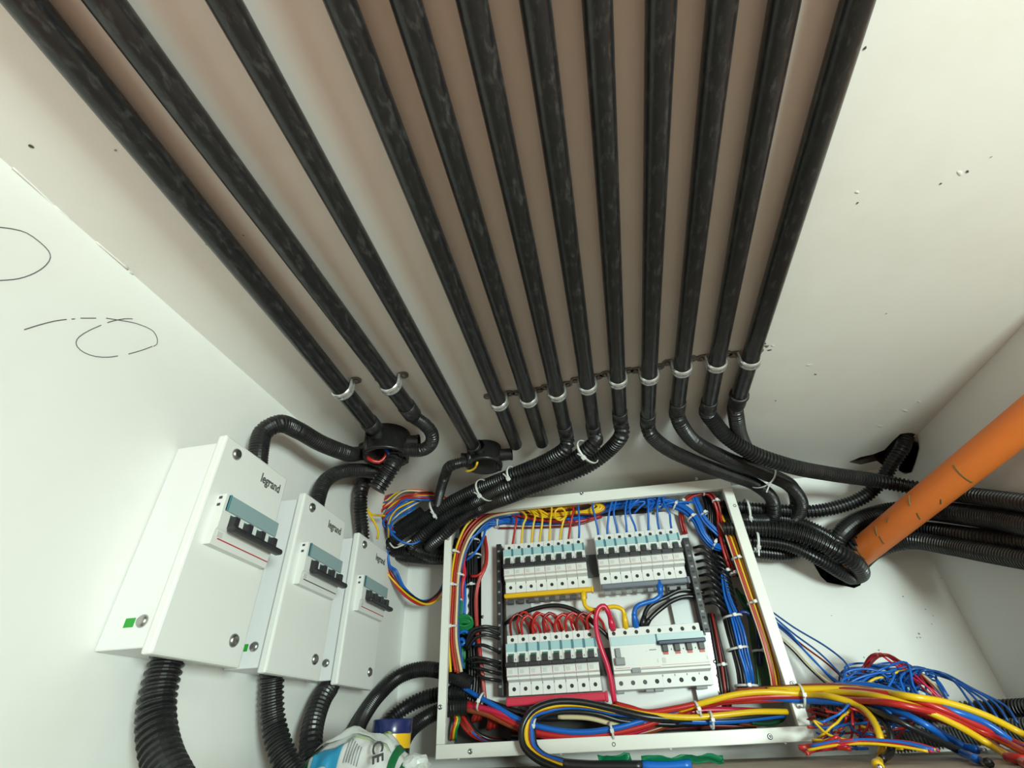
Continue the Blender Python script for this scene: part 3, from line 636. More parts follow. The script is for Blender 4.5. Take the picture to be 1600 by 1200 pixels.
fb = [[(935, 838, -.024), (934, 828, -.020), (929, 805, -.012), (926, 790, -.012), (933, 781, -.014), (946, 786, -.03)], [(949, 837, -.024), (949, 827, -.020), (952, 800, -.012), (956, 785, -.012), (958, 775, -.02)],
 [(964.5, 835, -.024), (964, 826, -.020), (959, 802, -.012), (962, 785, -.012), (966, 774, -.02)], [(979, 833, -.024), (979, 824, -.020), (977, 800, -.012), (979, 785, -.012), (982, 774, -.02)],
 [(994, 832, -.024), (992, 822, -.020), (985, 805, -.012), (984, 790, -.012), (988, 776, -.02)], [(1013, 830, -.024), (1013, 820, -.020), (1013, 798, -.012), (1012, 780, -.014), (1006, 770, -.02)],
 [(1030, 828, -.024), (1028, 818, -.020), (1027, 798, -.012), (1029, 780, -.012), (1038, 768, -.02)], [(1049, 826, -.024), (1047.5, 816, -.020), (1046, 802, -.012), (1038, 788, -.012), (1036, 776, -.014), (1039, 764, -.02)]]
for k, p in enumerate(fb): wire(pw(p), .0019, 'blue', f'blue wire dropping into the {ORD[k]} breaker of the upper right row', TG)
# yellow and red coil along the top
for k in range(9):
    c = ['yellow', 'yellow', 'yellow', 'red', 'yellow', 'yellow', 'brown', 'yellow', 'yellow'][k]; dx = R.uniform(-8, 8); dy = R.uniform(-3, 3); x1 = R.uniform(925, 946)
    P = [(802+dx, 797+dy, -.05), (830+dx, 803+dy, -.04), (870, 805+dy*1.5, -.035), (905, 801+dy, -.032), (x1-10, 800+dy, -.03), (x1, 792+dy*.6, -.028), (x1-12, 785+dy*.5, -.028), (900, 790+dy, -.034), (870, 796+dy, -.04), (845+dx, 795-dy, -.045)]
    wire(pw(P), .0019, c, f'{CN[c]} wire looped in the coil along the top of the panel', 'looped wires in the coil along the top of the panel')
for k in range(4):
    dy = k*3.2; wire(pw([(800+k*7, 793+dy*.3, -.028), (812+k*8, 792+dy*.2, -.022), (824+k*9, 797+dy*.4, -.022), (838+k*9, 806+dy*.3, -.024), (860+k*8, 809, -.03)]), .0019, 'yellow', 'yellow wire in the slanting row at the left end of the coil', 'slanting yellow wires in the coil')
wire(pw([(776, 798, -.045), (800, 803, -.035), (840, 812, -.035), (900, 815, -.04), (940, 806, -.05)]), .0028, 'red', 'thick red wire lying under the yellow coil')
wire(pw([(780, 825, -.050), (840, 824, -.050), (900, 820, -.050), (940, 808, -.055)]), .0018, 'maroon', 'maroon wire running along the top edge of the mounting plate')
# blue bundle along the top, continuing down to the right gutter
bundle(pw([(765, 812, -.045), (785, 813, -.045), (830, 816, -.052), (900, 812, -.058), (945, 796, -.05), (980, 788, -.04), (1030, 785, -.035), (1065, 795, -.03), (1085, 812, -.028), (1098, 838, -.03), (1112, 853, -.035), (1130, 858, -.045)]), ['blue']*10, .0021, ' wire in the thick bundle along the top of the panel', 'blue bundle along the top of the panel', .85)
for k in range(9):
    a = R.uniform(-1, 1); wire(pw([(790, 813+a*4, -.045), (772, 812+a*9, -.036), (756, 812+a*12, -.03), (757+R.uniform(-3, 5), 822+a*5, -.035), (770, 820, -.05)]), .0019, 'blue', 'blue wire fanned out at the upper left corner of the panel', 'blue wires fanned out at the upper left corner')
wire(pw([(764, 818, -.03), (745, 834, -.022), (728, 846, -.02), (718, 850, -.03)]), .0022, 'blue', 'blue wire slanting down to the left bundle'); wire(pw([(760, 822, -.03), (752, 848, -.022), (740, 866, -.022), (728, 876, -.03)]), .0022, 'blue', 'lower blue wire slanting down across the black bundle')
for k in range(10):
    x = R.uniform(940, 1040); wire(pw([(x, 796+R.uniform(-8, 6), -.03), (x+15, 784+R.uniform(-6, 6), -.022), (x+30, 780+R.uniform(-5, 8), -.022), (x+48, 786+R.uniform(-4, 8), -.03)]), .0019, 'blue', 'short blue loop in the tangle above the upper right breakers', 'blue loops above the upper right breakers')
# left gutter
LG = 'wires running down the left gutter of the panel'
px = [[(835, 791), (790, 793), (757, 799), (731, 818), (716, 848), (707, 890), (704, 940), (701, 1000), (704, 1050)], [(835, 793), (790, 796), (760, 802), (735, 822), (719, 850), (711, 890), (707, 940), (705, 1000), (712, 1050)],
      [(835, 795), (792, 799), (762, 806), (738, 826), (723, 854), (714, 892), (711, 940), (709, 1000), (716, 1052)], [(835, 797), (794, 802), (765, 809), (741, 829), (726, 857), (717, 894), (714, 940), (713, 1000), (721, 1050)], [(835, 799), (796, 805), (768, 812), (745, 833), (729, 860), (719, 896), (717, 940), (716, 990), (724, 1045)]]
for p, c, w in zip(px, ['yellow', 'red', 'brown', 'cream', 'blue2'], [-.018, -.016, -.017, -.018, -.022]):
    wire(pw([(x, y, w-(.03 if i == 0 else 0)) for i, (x, y) in enumerate(p)]), .0024, c, f'{CN[c]} wire curving round the upper left corner and down the left gutter', LG)
for k, (c, x) in enumerate([('yellow', 718), ('yellow', 722), ('red', 726), ('crimson', 727)]): wire(pw([(x-1, 848, -.03), (x+1, 862, -.026), (x-2, 880, -.026), (x-6+k*2, 896, -.026), (x-4, 915, -.026), (x-4, 950, -.035)]), .0024, c, f'short {CN[c]} wire tied beside the left bundle', LG)
bundle(pw([(742, 800, -.06), (738, 840, -.055), (738, 890, -.055), (738, 950, -.055), (740, 1010, -.055), (742, 1060, -.055), (738, 1110, -.055)]), ['black']*12, .0023, ' wire in the thick bundle down the left gutter', 'black bundle in the left gutter', 1.0)
for k in range(2): wire(pw([(756+k*2, 838, -.045), (759+k*2, 862, -.035), (757+k*2, 885, -.032), (748+k*2, 905, -.032), (743+k*2, 930, -.034), (744+k*2, 980, -.036), (750+k*2, 1030, -.036), (755+k*2, 1080, -.04), (757+k*3, 1110, -.045)]), .0026, ['maroon', 'red'][k], ['maroon wire bowing beside the black bundle in the left gutter', 'red wire bowing beside the black bundle in the left gutter'][k])
wire(pw([(735, 900, -.035), (745, 900, -.03), (752, 895, -.03), (757, 882, -.034)]), .0024, 'red', 'short red wire hooking out of the black bundle')
for k in range(3): wire(pw([(716+k*2.5, 905, -.035), (716+k*2.5, 940, -.03), (717+k*2, 968, -.03)]), .0024, 'green', 'green wire in the short upright run of the left gutter', 'upright green wires in the left gutter')
for k in range(2): wire(pw([(722+k*3, 898, -.035), (724+k*3, 930, -.032), (723+k*3, 962, -.034)]), .0022, 'blue', 'blue wire beside the upright green wires', 'blue wires beside the green ones')
for k in range(6):
    c = pan(726+R.uniform(-1, 1), 970+k*2.2, -.024-.002*k); rx = .0125+R.uniform(-.001, .001); ry = .0075+R.uniform(-.001, .001)
    pts = [c+PU*math.cos(t)*rx+PV*math.sin(t)*ry+PN*math.sin(t)*.004 for t in [2*PI*j/12 for j in range(12)]]
    bm = bmesh.new(); tube(bm, spline(pts, .004, True), .0022, 7, closed=True); tag(obj('wire_coil', bm, 'wire_green', None, True), 'green wire ring in the small coil of the left gutter', 'wire', 'green coil in the left gutter')
for k, p in enumerate([[(716, 990), (726, 986), (733, 990)], [(716, 1002), (722, 998), (726, 1005), (718, 1008)], [(727, 1008), (734, 1004), (742, 1006)]]): wire(pw([(x, y, -.03) for x, y in p]), .0028, 'blue', ['short blue wire end below the green coil', 'blue wire bent in a hook below the green coil', 'lowest short blue wire end below the green coil'][k])
for k in range(4): wire(pw([(715+k*3, 1000, -.045), (717+k*3, 1020, -.045), (719+k*2, 1045, -.05)]), .0022, 'green', 'green wire sinking behind the lower left hoses', 'green wires behind the lower left hoses')
# braided white sleeve
bm = bmesh.new(); path = spline(pw([(729, 920, -.04), (729, 945, -.04), (728, 968, -.04)]), .003); tube(bm, [p+PU*math.sin(i*1.3)*.0012 for i, p in enumerate(path)], .0034, 8); tag(obj('spiral_sleeve', bm, 'tie', None, True), 'white spiral sleeve beside the green wires', 'sleeve')
# black wires into the left upright
for k, p in enumerate([[(727, 1010), (738, 985), (755, 979), (780, 982)], [(728, 1012), (742, 988), (758, 984), (781, 992)], [(730, 1015), (745, 996), (760, 992), (781, 998)], [(742, 1010), (755, 1008), (768, 1013), (781, 1020)], [(730, 1032), (742, 1027), (760, 1030), (782, 1036)], [(735, 1036), (752, 1034), (768, 1038), (782, 1045)], [(738, 1042), (755, 1046), (768, 1050), (782, 1053)], [(745, 1052), (758, 1060), (770, 1062), (782, 1064)]]):
    wire(pw([(x, y, -.030+.014*math.sin(PI*i/3)) for i, (x, y) in enumerate(p)]), .0026, 'black', f'black wire arching into the left perforated upright, {ORD[k]} from the top', 'black wires arching into the left upright')
# red jumper loops over the lower left row
for k in range(8):
    x = 800+k*17.2; y0 = 993-k*1.2
    top = 957+R.uniform(-2, 5); sh = R.uniform(6, 16) if k % 2 == 0 else R.uniform(-4, 12)
    wire(pw([(x, y0+6, -.024), (x-2, y0-6, -.020), (x-3+sh*.2, top+10, -.010), (x+6+sh*.3, top, -.012), (x+16+sh*.5, top+8, -.016), (x+24+sh*.6, y0-10, -.030), (x+26+sh*.6, y0+2, -.035)]), .0021, 'red' if k % 3 else 'maroon', f'red jumper wire looping over the {ORD[k]} breaker of the lower left row', 'red jumper loops over the lower left row')
for k in range(5):
    x = 822+k*21; wire(pw([(x-10, 990-k*1.5, -.03), (x-14, 972, -.022), (x-4, 956+k, -.018), (x+8, 966, -.020), (x+16, 988-k*1.5, -.026)]), .0021, 'red', 'red jumper wire in the second layer of loops', 'second layer of red jumpers')
# power jumpers
wire(pw([(790, 975, -.045), (808, 962, -.035), (840, 950, -.030), (870, 946, -.028), (895, 952, -.028), (920, 968, -.030), (945, 990, -.034), (955, 1000, -.036)]), .0036, 'black', 'thick black cable arching over the red jumper loops')
def lug(p, d, r, col, T):
    pass
def jumper(pts, r, col, label, sleeves=()):
    bm = bmesh.new(); path = spline(pts, .004); tube(bm, path, r, 10)
    o = tag(obj('jumper_cable', bm, 'wire_'+col, None, True), label, 'wire')
    for e in sleeves:
        a, b = (path[0], path[4]) if e == 0 else (path[-1], path[-5])
        d = (b-a); bm = bmesh.new(); tube(bm, [a+d*.0, a+d*.55, a+d*1.1], [r*1.45, r*1.4, r*1.02], 10); obj('ferrule_sleeve', bm, 'wire_'+col, o, True)
jumper(pw([(911, 922, -.020), (912, 935, -.016), (915, 947, -.014), (926, 953, -.014), (945, 950, -.014), (962, 948, -.014), (973, 953, -.014), (976, 966, -.018), (978, 982, -.024)]), .0034, 'yellow', 'yellow jumper cable from the yellow busbar to the residual-current breaker', (0, 1))
jumper(pw([(1030, 908, -.020), (1031, 922, -.016), (1032, 930, -.014), (1024, 937, -.014), (1008, 942, -.014), (996, 947, -.014), (991, 956, -.016), (992, 970, -.018), (994, 980, -.024)]), .0038, 'blue', 'blue jumper cable from the grey busbar to the residual-current breaker', (0, 1))
jumper(pw([(1100, 925, -.034), (1065, 922, -.032), (1040, 933, -.030), (1018, 944, -.028), (1009, 955, -.026), (1005, 972, -.024), (1003, 980, -.026)]), .0036, 'black', 'upper black jumper cable from the right upright', (1,))
jumper(pw([(1100, 934, -.030), (1072, 932, -.028), (1052, 938, -.026), (1034, 950, -.024), (1020, 962, -.024), (1010, 974, -.024), (1006, 980, -.028)]), .0036, 'black', 'lower black jumper cable from the right upright', (1,))
jumper(pw([(958, 984, -.024), (955, 972, -.018), (951, 958, -.008), (944, 947, -.004), (936, 950, -.002), (931, 965, -.002), (933, 990, -.002), (940, 1015, -.004), (949, 1040, -.008), (955, 1065, -.012), (959, 1090, -.016), (962, 1104, -.02)]), .0040, 'crimson', 'crimson jumper cable looping down between the lower breakers', (0,))
# right gutter
bundle(pw([(1068, 835, -.05), (1062, 812, -.045), (1063, 792, -.034), (1074, 776, -.026), (1094, 768, -.022), (1110, 769, -.022), (1120, 782, -.024), (1126, 800, -.03), (1128, 830, -.03), (1134, 858, -.03), (1144, 885, -.035), (1152, 900, -.045)]), ['maroon', 'red'], .0026, ' wire arching round the upper right corner of the panel', 'red wires arching round the upper right corner')
bundle(pw([(1083, 766, -.035), (1086, 780, -.032), (1093, 796, -.032), (1100, 812, -.034), (1115, 828, -.036), (1130, 842, -.04)]), ['blue']*4, .0021, ' wire in the short bundle at the upper right corner', 'short blue bundle at the upper right corner')
bundle(pw([(1100, 768, -.05), (1106, 785, -.048), (1108, 802, -.048), (1110, 830, -.055), (1120, 870, -.06), (1125, 900, -.06)]), ['black']*8, .0023, ' wire behind the blue bundle at the upper right corner', 'black wires at the upper right corner')
for k, (c, dx) in enumerate([('red', 0), ('yellow', 5), ('brown', 2), ('yellow', 9), ('brown', 7), ('cream', -2)]):
    wire(pw([(1122+dx*.5, 795+k*4, -.035), (1133+dx, 830, -.022), (1146+dx, 865, -.018), (1158+dx, 900, -.016), (1170+dx, 935, -.016), (1184+dx, 975, -.016), (1198+dx, 1020, -.018), (1207+dx, 1060, -.022), (1210+dx, 1095, -.03)]), .0026 if c != 'cream' else .0018, c, f'{CN[c]} wire running down along the right frame of the panel', 'wires down the right gutter')
for k in range(9):
    y = 860+k*11; x = 1092+k*2.4; wire(pw([(x-8, y-4, -.03), (x+5, y-6, -.014), (x+16, y+2, -.014), (x+24, y+10, -.03), (x+34, y+8, -.05)]), .0026, 'black', 'black wire curling out of the right perforated upright', 'black wires curling out of the right upright')
for k in range(9):
    y = 872+k*9; x = 1118+k*2; wire(pw([(x-10, y, -.045), (x, y-5, -.034), (x+12, y+2, -.034), (x+18, y+12, -.045)]), .0026, 'black', 'black wire curling in the middle of the right gutter', 'black wires in the right gutter')
bundle(pw([(1120, 895, -.05), (1128, 930, -.045), (1138, 960, -.040), (1146, 990, -.036), (1155, 1020, -.036), (1163, 1050, -.036), (1168, 1095, -.04)]), ['black']*14, .0023, ' wire in the thick bundle down the right gutter', 'black bundle in the right gutter', .95)
for k in range(4): wire(pw([(1127+k*2, 895, -.035-.004*(k % 2)), (1132+k*2.6, 930, -.028-.004*(k % 2)), (1142+k*3.6, 962, -.024-.003*(k % 2)), (1149+k*4.6, 990, -.022), (1156+k*4.2, 1020, -.022-.003*(k % 2)), (1165+k*3.4, 1050, -.024), (1172+k*2.0, 1092, -.032-.006*k)]), .0019, 'blue' if k != 2 else 'blue2', 'blue wire lying on the black bundle in the right gutter' if k != 2 else 'dark blue wire lying on the black bundle in the right gutter', 'blue wires on the black bundle in the right gutter')
for k in range(8):
    wire(pw([(1150+k*3, 925+R.uniform(-8, 8), -.05), (1160+k*3, 940+R.uniform(-5, 5), -.045), (1170+k*2, 965, -.05), (1175+k*2.5, 1000, -.055), (1182+k*2.6, 1040, -.055), (1188+k*2.4, 1095, -.055)]), .0024, 'dgreen', 'dark green wire deep in the right gutter', 'dark green wires in the right gutter')
wire(pw([(1150, 962, -.03), (1160, 956, -.024), (1172, 960, -.026), (1182, 975, -.03), (1185, 1000, -.045), (1188, 1040, -.05)]), .0032, 'navy', 'navy wire bending over the dark green ones in the right gutter')
bundle(pw([(1110, 960, -.05), (1118, 1000, -.046), (1126, 1040, -.046), (1132, 1080, -.046), (1136, 1110, -.05)]), ['maroon', 'black', 'maroon', 'black'], .0026, ' wire close beside the zinc strip', 'dark wires beside the zinc strip')

# --- thick feeder wires along the bottom
FG = 'thick feeder wires along the bottom of the panel'
def feeder(px, r, col, label, ws=None, group=FG):
    return wire([p if isinstance(p, Vector) else pan(*p) for p in px], r, col, label, group)
def fl(x, y, h): return hgt(x, y, FLOOR+h)
def mx(x, y, Y=.80, h=.0055):
    q = dep(x, y, Y); return q if q.z >= h else hgt(x, y, h)
feeder([(724, 1074, -.045), (745, 1087, -.03), (775, 1104, -.016), (810, 1124, -.006), (850, 1137, -.004), (905, 1144, -.003), (960, 1138, -.002), (1010, 1124, -.004), (1060, 1108, -.004), (1110, 1096, .0), (1180, 1090, .006), (1250, 1094, .012), dep(1330, 1100, .80), mx(1420, 1120), mx(1480, 1150), mx(1512, 1170)], .0038, 'blue', 'blue feeder wire from the lower left hose to a bare end at the right')
feeder([(726, 1098, -.04), (755, 1106, -.024), (790, 1124, -.012), (830, 1142, -.006), (890, 1151, -.006), (950, 1147, -.006), (1010, 1133, -.006), (1060, 1113, -.006), (1120, 1098, -.002), (1180, 1094, .004), (1250, 1092, .010), dep(1330, 1098, .805), mx(1430, 1112), mx(1510, 1140), mx(1570, 1176), mx(1610, 1196)], .0040, 'red', 'red feeder wire lowest in the bundle along the bottom')
feeder([(728, 1103, -.036), (760, 1108, -.02), (800, 1122, -.010), (840, 1146, -.010), (900, 1155, -.012), (960, 1150, -.012), (1000, 1140, -.014), (1040, 1122, -.016), (1100, 1110, -.02), (1200, 1112, -.03)], .0042, 'crimson', 'crimson feeder wire running under the loop')
feeder([(727, 1108, -.035), (760, 1116, -.022), (800, 1134, -.014), (850, 1150, -.016), (920, 1157, -.02), (1000, 1146, -.024), (1060, 1128, -.03), (1100, 1120, -.04)], .0042, 'brown', 'brown red feeder wire at the back of the bundle')
feeder([(729, 1107, -.034), (765, 1114, -.026), (800, 1130, -.020), (850, 1145, -.022)], .0030, 'yellow', 'yellow feeder wire coming out of the lowest left hose')
feeder([(727, 1083, -.05), (760, 1096, -.036), (800, 1110, -.022), (850, 1122, -.016), (900, 1120, -.014), (960, 1124, -.014), (1020, 1130, -.016), (1090, 1130, -.02), (1160, 1122, -.026), (1210, 1116, -.034)], .0042, 'black', 'black feeder wire running straight along the bottom')
for k in range(9):
    c = ['red', 'maroon', 'red', 'maroon', 'brown', 'red', 'blue', 'maroon', 'black'][k]; a = R.uniform(-4, 4)
    wire(pw([(704+k*2.4, 1112+a, -.055), (716+k*2+a, 1122+a, -.045), (728+k*2, 1138+a+k, -.04), (745+k*2.5, 1150+a*.7+k*.8, -.045), (775+k*2, 1158+a*.4, -.06)]), .0028, c, f'{CN[c]} wire curving in the lower left corner of the panel', 'wires curving in the lower left corner')
for k in range(5):
    a = k*3.2; wire(pw([(738+a, 1128-k, -.04), (742+a, 1116-k, -.032), (756+a, 1112-k, -.032), (764+a, 1122-k, -.04), (762+a, 1140-k, -.05)]), .0028, 'red' if k % 2 else 'maroon', ('red' if k % 2 else 'maroon')+' wire looped up behind the feeders at the lower left', 'wire loops behind the feeders at the lower left')
for k, c in enumerate(['red', 'yellow', 'green']): wire(pw([(708+k*3, 1112, -.04), (712+k*3, 1124, -.036), (707+k*3, 1140, -.036), (704+k*4, 1156, -.05)]), .0020, c, f'thin {c} wire standing in the lower left corner of the panel')
for k in range(8):
    c = ['green', 'black', 'red', 'black', 'brown', 'maroon', 'black', 'dgreen'][k]; a = R.uniform(-5, 5)
    wire(pw([(1130+k*6, 1128+a, -.04), (1165+k*5, 1130+a, -.045), (1200+k*3, 1124+a, -.05), (1225, 1118+a, -.06)]), .0030, c, f'{CN[c]} wire low in the lower right corner of the panel', 'wires low in the lower right corner')
bundle(pw([(800, 1150, -.05), (880, 1158, -.05), (980, 1152, -.05), (1080, 1145, -.05), (1180, 1142, -.055)]), ['black', 'maroon', 'black', 'navy', 'black', 'dgreen', 'black'], .0034, ' wire at the back of the bottom gutter', 'dark wires at the back of the bottom gutter')
# the loop hanging over the bottom rail
loops = [('black', 0, .0048), ('yellow', 8, .0036), ('green', 6, .0022), ('maroon', 13, .0034), ('blue', 18, .0040), ('black', 22, .0034)]
for k, (c, o_, r) in enumerate(loops):
    w = .004-.0015*k
    dx = o_*.85
    feeder([(1225, 1113+o_*.25, -.03), (1150, 1122+o_*.2, -.014), (1080, 1124+o_*.15, -.006), (1010, 1120, w), (955, 1107+o_*.35, w), (905, 1097+o_*.45, w+.002), (862, 1098+o_*.6, w+.006), (830, 1112+o_*.5, w+.010), (815+dx, 1140, w+.014), (818+dx, 1165, w+.018), (836+dx*.8, 1184-o_*.2, w+.022), (870+dx*.4, 1200-o_*.55, w+.026), (920, 1214-o_*.6, w+.03), (960, 1228-o_*.7, w+.034)], r, c, f'{CN[c]} feeder wire in the loop hanging over the bottom rail' if k != 5 else 'thin black feeder wire, innermost in the loop', group='feeder loop over the bottom rail')
feeder([(836, 1126, .0), (858, 1116, .004), (895, 1112, .004), (935, 1116, .002), (970, 1126, -.002), (1010, 1130, -.006), (1060, 1132, -.012)], .0030, 'black', 'thin black wire bowing inside the loop')
feeder([(872, 1120, -.012), (920, 1122, -.010), (960, 1132, -.010), (1000, 1140, -.014)], .0034, 'cream', 'tan wire at the centre of the loop')
# bundle in front, from the loop to the right over the right frame
feeder([(955, 1104, -.004), (985, 1112, .0), (1030, 1118, .002), (1080, 1121, .002), (1130, 1117, .0), (1180, 1112, -.006), (1230, 1112, -.016)], .0038, 'yellow', 'yellow feeder wire in front, ending inside the right corner of the panel')
feeder([(962, 1100, -.012), (985, 1106, -.004), (1010, 1113, .0), (1050, 1108, .002), (1100, 1098, .004), (1150, 1092, .008), (1200, 1088, .012), (1260, 1088, .018), mx(1320, 1093, 0.810), mx(1400, 1100, 0.740), mx(1480, 1120, 0.740), mx(1550, 1150, 0.740), mx(1610, 1180)], .0038, 'red', 'red feeder wire swinging over the right frame')
feeder([(1060, 1110, -.004), (1100, 1098, .006), (1150, 1085, .012), (1200, 1081, .016), (1260, 1085, .02), mx(1300, 1089, 0.810), mx(1340, 1102, 0.790), mx(1364, 1125, 0.760), mx(1376, 1155, 0.740), mx(1376, 1178), mx(1371, 1196)], .0038, 'yellow', 'yellow feeder wire bending down in a hook at the lower right')
feeder([(1200, 1084, .008), (1260, 1080, .014), mx(1320, 1082, 0.815), mx(1380, 1090, 0.760), mx(1440, 1108, 0.740), mx(1500, 1136, 0.740), mx(1550, 1166, 0.740), mx(1578, 1184)], .0038, 'yellow', 'long yellow feeder wire ending bare at the lower right edge')
feeder([(1200, 1078, .002), mx(1300, 1076, 0.830), mx(1360, 1079, 0.800), mx(1420, 1088, 0.740), mx(1480, 1098, 0.740), mx(1540, 1118, 0.740), mx(1600, 1148, 0.740), mx(1660, 1180, 0.740)], .0038, 'yellow', 'upper yellow feeder wire leaving at the right edge')
feeder([(1180, 1086, .006), (1250, 1080, .012), mx(1320, 1078, 0.820), mx(1380, 1084, 0.770), mx(1450, 1100, 0.740), mx(1520, 1130, 0.740), mx(1580, 1158, 0.740), mx(1640, 1180, 0.740)], .0038, 'red', 'upper red feeder wire leaving at the right edge')
feeder([(1210, 1082, -.004), mx(1300, 1072, 0.850), mx(1360, 1071, 0.820), mx(1420, 1088, 0.780), mx(1480, 1108, 0.740), mx(1540, 1130, 0.740), mx(1580, 1158, 0.740), mx(1590, 1168)], .0038, 'blue', 'upper blue feeder wire passing behind the yellow one')
feeder([(1150, 1080, -.01), (1220, 1075, .0), mx(1300, 1072, 0.840), mx(1360, 1078, 0.800), mx(1420, 1092, 0.750), mx(1500, 1124, 0.740)], .0036, 'brown', 'brown red feeder wire on top of the bundle at the right frame')
feeder([mx(1350, 1100, 0.800), mx(1376, 1122, 0.770), mx(1392, 1150, 0.740), mx(1392, 1172, 0.740), mx(1378, 1186)], .0038, 'black', 'black feeder wire hooking down beside the yellow hook')
feeder([mx(1330, 1094, 0.820), mx(1400, 1125, 0.740), mx(1450, 1150, 0.740), mx(1510, 1178), mx(1545, 1192)], .0038, 'black', 'black feeder wire slanting down to the lower right edge')
feeder([mx(1300, 1094, 0.830), mx(1400, 1110, 0.760), mx(1450, 1135, 0.740), mx(1485, 1166), mx(1525, 1186)], .0038, 'blue', 'lower blue feeder wire with a frayed end')
# bare ends: ferrules / tape
def bare(x, y, h, d, label, col, r=.0040):
    p = mx(x, y); T = thing('wire_end', label, 'wire end', rot_to(p, d), 'bare ends of the feeder wires')
    obj('sleeve', lathe(bmesh.new(), [(r*.9, -.004), (r*1.15, .002), (r*1.1, .014), (r*.7, .016)], 12), 'wire_'+col, T, True); obj('metal_tip', lathe(bmesh.new(), [(r*.62, .015), (r*.62, .024), (r*.3, .025)], 10), 'steel', T, True)
bare(1508, 1168, .014, (.35, -.9, -.12), 'bare tip of the blue feeder wire at the lower right', 'blue'); bare(1588, 1166, .016, (.3, -.9, -.2), 'bare tip of the blue wire at the right edge', 'navy'); bare(1578, 1184, .012, (.2, -.95, -.1), 'bare tip of the long yellow feeder', 'red')
bare(1370, 1194, .010, (-.25, -.9, -.05), 'bare tip of the yellow hook', 'yellow', .0040)

# --- thin wires from behind the panel to the tangle on the right
for k, (c, pts) in enumerate([('blue2', [(1205, 955), (1240, 980), (1290, 1010), (1318, 1032), (1330, 1050)]), ('blue2', [(1207, 962), (1240, 990), (1280, 1020), (1310, 1050), (1330, 1075)]), ('blue', [(1208, 968), (1235, 990), (1260, 1020), (1290, 1050), (1318, 1072)]),
        ('cream', [(1208, 985), (1240, 1012), (1265, 1040), (1290, 1062), (1310, 1074)]), ('black', [(1212, 992), (1240, 1018), (1262, 1042), (1288, 1066), (1306, 1078)]), ('blue2', [(1208, 972), (1240, 1000), (1275, 1035), (1300, 1062), (1322, 1078)]), ('maroon', [(1210, 970), (1250, 1005), (1290, 1035), (1320, 1062)])]):
    wire([dep(x, y, .93-.015*i) for i, (x, y) in enumerate(pts)], .0014, c, ['topmost thin dark blue wire slanting from behind the panel', 'second thin dark blue wire slanting from behind the panel', 'bright blue thin wire slanting from behind the panel', 'cream thin wire slanting from behind the panel', 'lowest thin black wire slanting from behind the panel', 'third thin dark blue wire slanting from behind the panel', 'maroon thin wire slanting from behind the panel'][k])
rg = random.Random(5)
TGL = 'thin wires tangled on the ledge right of the panel'
def U(a): return rg.uniform(-a, a)
for k in range(24):
    c = 'blue' if k % 4 else 'blue2'; Y = rg.uniform(.84, .93); hx = rg.uniform(1355, 1440); hy = rg.uniform(1038, 1072); ex = rg.uniform(1400, 1485)
    P = [dep(1314+U(10), 1088+U(12), Y), dep(1328+U(12), 1062+U(14), Y), dep(hx-28+U(10), hy+U(7), Y+U(.02)), dep(hx+12+U(10), hy+U(8), Y-.01), dep(ex-18, 1072+U(16), Y-.02), dep(ex, 1096+U(12), Y-.03)]
    wire(P, .0014, c, f'{CN[c]} thin wire arching in the tangle right of the panel', TGL)
for k in range(8):
    Y = rg.uniform(.84, .90); cx = rg.uniform(1350, 1430); cy = rg.uniform(1058, 1082); rx = rg.uniform(14, 34); ry = rg.uniform(8, 20); a0_ = rg.uniform(0, 6)
    wire([dep(cx+math.cos(a0_+t*.75)*rx*(1+.05*t), cy+math.sin(a0_+t*.75)*ry, Y+.004*t) for t in range(9)], .0014, 'blue', 'blue thin wire turned in a ring in the tangle right of the panel', 'blue rings in the tangle')
for k in range(5):
    P = [dep(1338+U(10), 1078, .88), dep(1352+U(8), 1046+U(8), .87), dep(1378+U(12), 1026+U(7), .86+U(.01)), dep(1405+U(10), 1036+U(8), .86), dep(1425+U(6), 1052+U(8), .85), dep(1455+U(14), 1076+U(4), .84), dep(1478+U(12), 1098, .84)]
    wire(P, .0014, 'crimson' if k % 2 else 'maroon', 'crimson thin wire rising above the blue tangle' if k % 2 else 'maroon thin wire rising above the blue tangle', 'red thin wires above the tangle')
for k in range(5):
    e = 1512+k*15; P = [dep(1395+k*8, 1068+U(5), .86), dep(1422+k*5, 1045+U(3), .85+U(.015)), dep(1455+k*5, 1049+k*1.5+U(3), .84), dep(1488+k*8, 1066+k*2+U(4), .82), dep(e, 1092+k*3, .80), dep(e+18, 1118+k*3, .79)]
    wire(P, .0014, 'blue2', f'dark blue thin wire arching right of the tangle, {ORD[k]} counted from the tangle', 'blue thin wires arching right')
wire([dep(1438, 1052, .86), dep(1460, 1070, .85), dep(1480, 1092, .84), dep(1495, 1104, .84)], .0022, 'cream', 'cream thin wire fanning down right of the tangle'); wire([dep(1436, 1056, .865), dep(1452, 1072, .86), dep(1470, 1090, .85), dep(1478, 1100, .85)], .0020, 'black', 'black thin wire fanning down right of the tangle')
wire([dep(1355, 1068, .85), dep(1368, 1060, .85), dep(1382, 1058, .85)], .0017, 'yellow', 'left yellow thin wire end inside the blue tangle'); wire([dep(1395, 1054, .85), dep(1406, 1049, .85), dep(1418, 1048, .85)], .0017, 'yellow', 'right yellow thin wire end inside the blue tangle')
